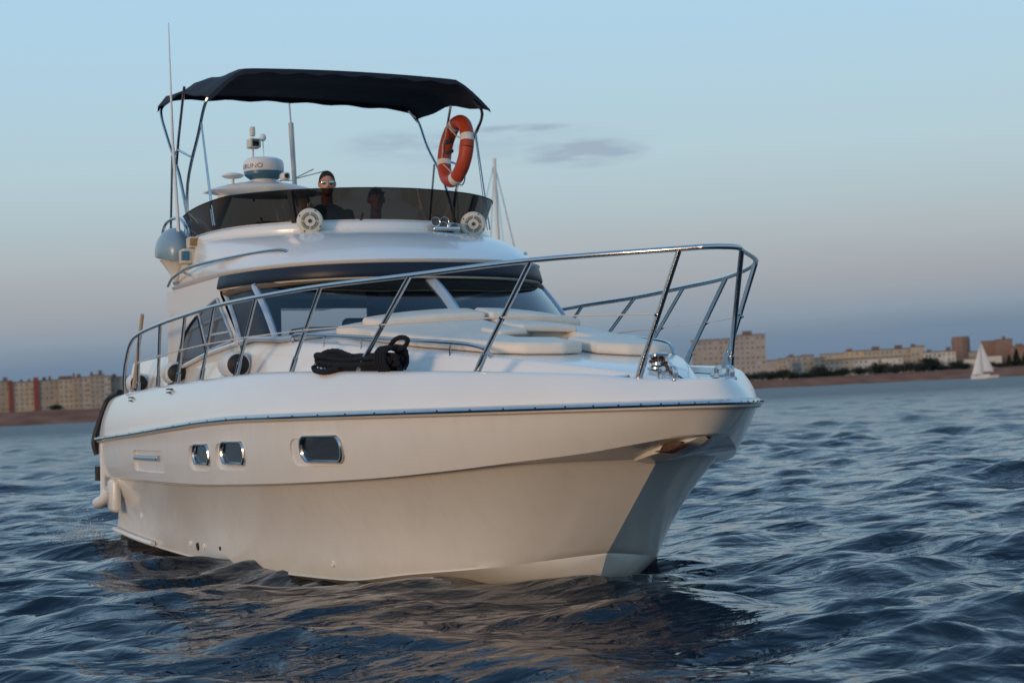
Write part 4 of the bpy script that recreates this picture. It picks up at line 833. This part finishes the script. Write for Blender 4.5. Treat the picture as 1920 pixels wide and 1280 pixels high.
# ================================================================== THINGS ABOARD
# sun pads on the coach roof
def pad(name, label, poly, h0, th, bev=.045, group='sun pads on the foredeck', m=VINYL):
    c = np.mean(poly, axis=0); loc = (c[0], c[1], float(deck_z(c[0], c[1]))+h0)
    V, F = slab(poly, h0, h0+th, bev, 4, zf=lambda x, y: deck_z(x, np.clip(np.abs(y), 0, fyc(x)-.10)))
    o = mk(name, V, F, m, None, loc, sharp=None); aboard(o, loc); return tag(o, label, 'cushion', group)
pad('sun_pad', 'large cream sun pad on the starboard half of the foredeck', [(-2.36, -.045), (-2.30, -.25), (-2.42, -.55), (-2.62, -.74), (-3.5, -.98), (-4.6, -1.17), (-5.15, -1.22), (-5.0, -.6), (-4.9, -.045), (-3.55, -.045), (-3.5, -.36), (-2.95, -.36), (-2.85, -.045)], .004, .10, .032)
pad('sun_pad', 'cream sun pad on the port half of the foredeck', [(-2.30, .05), (-2.12, .25), (-2.08, .5), (-2.15, .66), (-2.6, .76), (-3.5, .98), (-4.6, 1.17), (-5.1, 1.2), (-5.0, .6), (-4.9, .05), (-3.55, .05), (-3.5, .36), (-2.95, .36), (-2.85, .05)], .004, .10, .032)
pad('head_cushion', 'long cream head cushion in front of the starboard windscreen', [(-4.36, -.02), (-4.40, -.5), (-4.55, -1.02), (-4.9, -1.05), (-4.8, -.5), (-4.75, -.02)], .09, .075, .033)
pad('head_cushion', 'long cream head cushion in front of the port windscreen', [(-4.34, .02), (-4.36, .5), (-4.48, 1.02), (-4.85, 1.05), (-4.8, .5), (-4.75, .02)], .09, .08, .033)
pad('folded_cushion', 'folded cream cushion lying at the aft edge of the deck hatch', [(-3.40, -.10), (-3.38, .42), (-3.62, .44), (-3.64, -.12)], .095, .06, .02)
pad('folded_cushion', 'small folded cream cushion on the starboard side of the hatch', [(-3.20, -.42), (-3.22, -.14), (-3.55, -.13), (-3.55, -.44)], .085, .05, .02)
# fenders
def fender(x, y, z, r, ln, label, yaw=0, line=True):
    loc = (x, y, z-r); t = thing('fender', label, 'fender', loc, group='white fenders on the side deck')
    ax = np.array([math.cos(yaw), math.sin(yaw), -.02]); o_ = np.array([0, 0, r])
    mb = MB(); mb.lathe([(.05, -ln), (r*.7, -ln*.96), (r*.96, -ln*.86), (r, -ln*.7), (r, -.06), (r*.97, -.02), (r*.88, .0), (r*.8, .004)], o_, ax, 28); mb.done('body', FENDM, t)
    mb = MB(); mb.lathe([(r*.8, .004), (r*.76, .022), (r*.5, .045), (r*.2, .055), (.03, .08), (.001, .082)], o_, ax, 28); mb.done('end_cap', BLACK, t)
    if line: mk('line', *tube(cat_rom([o_+ax*.07, o_+ax*.1+[0, -.05, -.10], o_+[0, -.10, -r]], 5), .010, 6), BLACK, t)
ay = -.14
fender(-6.43, -1.79, 1.965, .135, .62, 'white fender with black end nearest the windscreen', ay)
fender(-9.0, -1.75, 1.965, .128, .62, 'middle white fender with black end below the side window', ay)
fender(-10.9, -1.73, 1.905, .125, .55, 'aftmost white fender with black end under the rail end', ay)
# white ring fender lying behind the aft fender
loc = (-10.15, -1.55, 2.0); th = np.linspace(0, 2*math.pi, 25); V, F = tube(np.stack([.17*np.cos(th), .05*np.sin(th), .17*np.sin(th)], -1)+np.array(loc), .045, 10); o = mk('coiled_hose', V, F, mat('hose_cream', (.6, .55, .46), .6), None, loc); aboard(o, loc); tag(o, 'cream coiled hose standing behind the aftmost fender', 'hose')
# navy mooring rope hanked on the side deck cleat
loc = np.array([-3.52, -1.57, 1.865]); mb = MB(); g = np.random.default_rng(5); 
bx = lambda s, y, z: (loc[0]+s*1.95, loc[1]+y+(.27*s*1.95), loc[2]+z*.85)
def rope(pts, r=.021, n=6):
    P = cat_rom([bx(*p) for p in pts], n); L_ = np.arange(len(P)); mb.tube(P, r*(1+.10*np.sin(L_*2.6)), 8)
for k in range(11):
    dz = g.uniform(-.07, .09); dy = g.uniform(-.06, .06); l = g.uniform(.24, .31)
    rope([(-l, dy, dz+.02), (-l*.95, dy, dz+.05), (-.1, dy+.02, dz+g.uniform(-.01, .02)), (.12, dy, dz), (l*.85, dy-.01, dz+g.uniform(-.01, .02)), (l*.93, dy, dz-.03), (l*.8, dy+.01, dz-.05), (-.1, dy, dz-.05), (-l, dy, dz+.0)])
for k in range(4): rope([(.19+.02*k, .07, -.08), (.19+.02*k, .10, 0), (.20+.02*k, .06, .12), (.20+.02*k, -.08, .12), (.19+.02*k, -.10, 0), (.19+.02*k, -.06, -.09)])
rope([(-.30, -.02, .06), (-.25, -.02, .13), (-.16, -.02, .14), (-.08, -.03, .10), (-.02, -.03, .06)], .024)
rope([(-.31, -.05, -.01), (-.27, -.07, -.05), (-.18, -.08, -.06), (-.1, -.06, -.03)], .026)
rope([(.20, 0, .12), (.25, -.01, .20), (.30, -.01, .225), (.335, 0, .20), (.31, .01, .14), (.26, .01, .11)], .02)
o = mb.done('mooring_rope', ROPEM, None, loc, sharp=None); aboard(o, loc); tag(o, 'bundle of thick dark navy mooring rope hanked on the side deck', 'rope')
# lifebuoy
loc = (-8.62, 1.53, 4.10); t = thing('lifebuoy', 'orange lifebuoy with white bands hanging on the canopy frame', 'lifebuoy', loc)
Rm, rm = .335, .082; c = np.array([0, 0, .40]); tilt = np.array([0, .03, 0])
def ringseg(a0, a1, r, n=14): a = np.linspace(a0, a1, n); return np.stack([Rm*np.cos(a), .0*a+.05*np.sin(a), Rm*1.03*np.sin(a)], -1)+c
a = np.linspace(0, 2*math.pi, 49); mk('ring', *tube(ringseg(0, 2*math.pi, rm, 49), rm, 16, caps=False, flat=1.0), ORANGE, t)
for k in range(4): a0 = .2+k*math.pi/2; mk('band', *tube(ringseg(a0, a0+.22, rm, 6), rm*1.025, 16), WHITE, t)
for k in range(4):
    a0 = .31+k*math.pi/2; a1 = a0+math.pi/2; am = (a0+a1)/2; f = lambda a_, r_: c+np.array([r_*math.cos(a_), -.06, r_*math.sin(a_)])
    mk('grab_line', *tube(cat_rom([f(a0, Rm), f(a0+.3, Rm*.74), f(am, Rm*.66+.04*(k % 2)), f(a1-.3, Rm*.76), f(a1, Rm)], 5), .007, 6), WIREM, t)
mk('hanging_strap', *rbox((-.04, -.12, .48), (.12, -.08, .53), .008), BLACK, t); mk('hanging_strap', *rbox((-.02, -.12, .36), (.14, -.08, .40), .008), BLACK, t)
mk('holder', *tube(cat_rom([(.1, -.02, .0), (.16, .0, -.02), (.24, .0, .02), (.27, 0, .10)], 5), .008, 6), STEEL, t); mk('holder', *tube([(.02, 0, .0), (.02, 0, -.62)], .010, 6), STEEL, t)

# people on the flybridge: body remeshed into one skin
def remesh(o, vs, sm=3):
    m_ = o.modifiers.new('r', 'REMESH'); m_.mode = 'VOXEL'; m_.voxel_size = vs; m_.use_smooth_shade = True
    s_ = o.modifiers.new('s', 'SMOOTH'); s_.iterations = sm; s_.factor = .5
    bpy.context.view_layer.update(); dg = bpy.context.evaluated_depsgraph_get(); me = bpy.data.meshes.new_from_object(o.evaluated_get(dg)); o.modifiers.clear(); o.data = me
    for p in me.polygons: p.use_smooth = True
def person(loc, yaw, label, cap=False, glasses=True):
    """seated figure facing +x; local origin on the seat"""
    t = thing('person', label, 'person', loc, group=None); t.rotation_euler = (HEEL, 0, yaw); t.scale = (1.1, 1.1, 1.1)
    H0 = .76                                             # chin-height reference: head centre
    mb = MB(); hc = np.array([.06, 0, H0])
    mb.ell(hc+[-.015, 0, .02], (.098, .077, .105)); mb.ell(hc+[.02, 0, -.04], (.075, .064, .085)); mb.ell(hc+[.045, 0, -.095], (.042, .045, .03))
    mb.ell(hc+[.09, 0, -.012], (.022, .014, .03)); mb.ell(hc+[.098, 0, -.03], (.02, .018, .014))            # nose
    mb.ell(hc+[.075, 0, -.068], (.018, .027, .009)); mb.ell(hc+[.073, 0, .022], (.02, .055, .012))            # mouth, brow
    for s_ in (-1, 1): mb.ell(hc+[-.012, s_*.083, -.005], (.020, .012, .034)); mb.ell(hc+[.07, s_*.034, .0], (.012, .014, .009))
    mb.tube([(-.01, 0, H0-.22), (.03, 0, H0-.05)], [.062, .054], 14)
    mb.tube([(0, 0, .02), (-.03, 0, .2), (-.02, 0, .40), (-.01, 0, .52)], [.14, .135, .15, .11], 16); mb.ell((-.02, 0, .42), (.115, .20, .14)); mb.ell((0, 0, .06), (.14, .175, .12))
    for s_ in (-1, 1):
        mb.tube(cat_rom([(-.01, s_*.19, .48), (.06, s_*.235, .28), (.12, s_*.25, .19), (.30, s_*.2, .25), (.40, s_*.17, .29)], 4), np.linspace(.058, .030, 17), 12)
        mb.ell((.435, s_*.165, .30), (.05, .035, .018))
        for k, (dy, ln) in enumerate(((-.027, .06), (-.009, .07), (.009, .066), (.026, .05))): mb.tube([(.47, s_*.165+dy, .305), (.47+ln*.6, s_*.165+dy, .31), (.47+ln*.8, s_*.165+dy, .28), (.47+ln*.55, s_*.165+dy, .262)], [.0095, .009, .009, .008], 8)
        mb.tube([(.425, s_*.165-s_*.035, .295), (.455, s_*.165-s_*.06, .285), (.485, s_*.165-s_*.058, .27)], [.011, .010, .009], 8)
        mb.tube(cat_rom([(.02, s_*.09, .08), (.42, s_*.13, .10), (.46, s_*.13, .02), (.44, s_*.13, -.30), (.46, s_*.13, -.33)], 3), np.linspace(.085, .045, 13), 12); mb.tube([(.42, s_*.13, -.31), (.60, s_*.14, -.325)], [.04, .032], 10)
    b = mb.done('body', SKIN, t); remesh(b, .0095, 4)
    mb = MB(); mb.tube([(0, 0, -.01), (-.03, 0, .2), (-.02, 0, .40), (-.01, 0, .52), (0, 0, .545)], [.152, .148, .163, .12, .085], 18); mb.ell((-.02, 0, .42), (.128, .213, .15)); mb.ell((0, 0, .06), (.153, .188, .12))
    for s_ in (-1, 1): mb.tube(cat_rom([(-.01, s_*.19, .48), (.06, s_*.235, .28), (.10, s_*.245, .21)], 4), np.linspace(.075, .06, 9), 12)
    c_ = mb.done('shirt', SHIRT, t); remesh(c_, .014, 4)
    mb = MB()
    for s_ in (-1, 1): mb.tube(cat_rom([(.0, s_*.09, .07), (.42, s_*.13, .10), (.47, s_*.13, .02), (.445, s_*.13, -.28)], 3), np.linspace(.10, .065, 10), 12)
    mb.ell((0, 0, .05), (.15, .185, .11)); c_ = mb.done('trousers', mat('trousers', (.05, .05, .06), .9), t); remesh(c_, .014, 4)
    rows = []
    for i in range(12):
        ph = R(90)-R(118)*i/11; n = 24; th = np.arange(n)*2*math.pi/n; fr = np.clip(np.cos(th), 0, 1); lim = np.maximum(ph, R(28)*fr**1.2-R(8)*(1-fr)) if True else ph
        rows.append(np.stack([hc[0]-.018+.104*np.cos(lim)*np.cos(th), .0835*np.cos(lim)*np.sin(th), hc[2]+.022+.112*np.sin(lim)], -1))
    V, F = grid(rows, closed=True); mk('hair' if not cap else 'cap', V, F, HAIR if not cap else mat('cap_cloth', (.02, .02, .024), .85), t, sharp=None)
    if cap: mk('cap_peak', *rbox(hc+[.06, -.07, .05], hc+[.17, .07, .062], .005), MATS['cap_cloth'], t)
    if glasses:
        gl = MB()
        for s_ in (-1, 1): gl.ell(hc+[.086, s_*.036, .003], (.011, .031, .023), 14, 10)
        gl.done('sunglasses', LENSM, t); mb = MB()
        for s_ in (-1, 1): mb.tube([hc+[.083, s_*.066, .012], hc+[.03, s_*.082, .012], hc+[-.02, s_*.084, .008]], .004, 6)
        mb.tube([hc+[.092, -.012, .008], hc+[.092, .012, .008]], .004, 6); mb.done('glasses_frame', BLACK, t)
    return t
person((-8.28, -.19, 3.185), -.25, 'person with short dark hair and mirrored sunglasses at the flybridge helm')
person((-8.40, .43, 3.035), -.2, 'person in a dark cap, only the crown showing above the smoked screen', cap=True, glasses=False)

# ================================================================== OTHER BOATS AND SPRAY
def sailboat(p, rz, Ln, mh, label, sail, nm='sailing_boat'):
    t = thing(nm, label, 'sailboat', tuple(p), aboard=False, rz=rz); rows = []
    for f in np.linspace(0, 1, 15):
        x = -Ln/2+Ln*f; w = Ln*.15*math.sin(min(1, f*1.15+.28)*math.pi)**.6 if f < .99 else .02; w = max(w*(1 if f < .6 else (1-((f-.6)/.4)**2)), .03); sh = Ln*.10+.03*Ln*(f-.4)**2*2
        rows.append(np.array([(x, -w, sh), (x, -w*.92, sh*.4), (x, -w*.55, -.25), (x, 0, -.45), (x, w*.55, -.25), (x, w*.92, sh*.4), (x, w, sh), (x, 0, sh+.08)]))
    V, F = grid(rows, closed=True); F.append(tuple(range(8))); mk('hull', V, F, WHITE, t)
    mk('cabin_top', *rbox((-Ln*.18, -Ln*.08, Ln*.09), (Ln*.2, Ln*.08, Ln*.155), .12), WHITE, t); mk('cockpit_cover', *rbox((-Ln*.42, -Ln*.08, Ln*.11), (-Ln*.2, Ln*.08, Ln*.16), .1), ORANGE, t)
    mk('mast', *tube([(Ln*.08, 0, Ln*.1), (Ln*.08, 0, mh)], [.11, .085], 10), WHITE, t); mk('boom', *tube([(Ln*.08, 0, Ln*.24), (-Ln*.36, 0, Ln*.24)], .06, 8), WHITE, t)
    for e in ((Ln*.49, 0, Ln*.12), (-Ln*.49, 0, Ln*.12), (Ln*.05, Ln*.14, Ln*.1), (Ln*.05, -Ln*.14, Ln*.1)): mk('stay', *tube([(Ln*.08, 0, mh-.2), e], .02, 5), STEEL, t)
    if sail:
        for nm_, (A, B, C) in (('mainsail', ((Ln*.06, 0, Ln*.26), (-Ln*.34, .5, Ln*.26), (Ln*.06, 0, mh-.3))), ('jib', ((Ln*.47, 0, Ln*.14), (Ln*.08, .7, Ln*.2), (Ln*.12, 0, mh*.86)))):
            rows = []
            for i in range(9):
                f = i/8; a = np.array(A)*(1-f)+np.array(C)*f; b = np.array(B)*(1-f)+np.array(C)*f; rows.append(np.array([a*(1-s)+b*s+np.array([0, .5*math.sin(s*math.pi)*(1-f), 0]) for s in np.linspace(0, 1, 7)]))
            V, F = grid(rows); V2 = V+np.array([0, .03, 0]); n = len(V); mk(nm_, np.concatenate([V, V2]), F+[tuple(i+n for i in f_[::-1]) for f_ in F], mat('sailcloth', (.72, .70, .66), .8, noise=.05, nscale=.6), t)
    return t
p = at(1846, 712, 690); sailboat((p[0], p[1], .0), math.atan2(CR[1], CR[0])+math.pi+.1, 10.0, 13.6, 'small white sailboat with raised sail in front of the right bank', True)
p = at(931, 760, 82); sailboat((p[0], p[1], 0), math.atan2(CR[1], CR[0])+.9, 8.5, (746-293)/FPX*82+1.55, 'bare mast of a sailing boat hidden behind the yacht', False)
# spray at the stern quarter
g = np.random.default_rng(9); mb = MB()
for k in range(700):
    t_ = g.uniform(0, 1); x = -11.7-g.gamma(1.5, .35); y = -1.95-abs(g.normal(0, .28)); z = .02+abs(g.normal(0, .10))*(1+.8*(g.random() < .2)); s = g.uniform(.002, .009)
    mb.ell((x, y, z), (s, s, s*g.uniform(.7, 1.2)), 5, 4)
FOAM = mat('foam', (.62, .63, .62), .6); o = mb.done('spray', FOAM, None, sharp=None); tag(o, 'white spray and droplets thrown up beside the yacht stern', None, None, 'stuff')
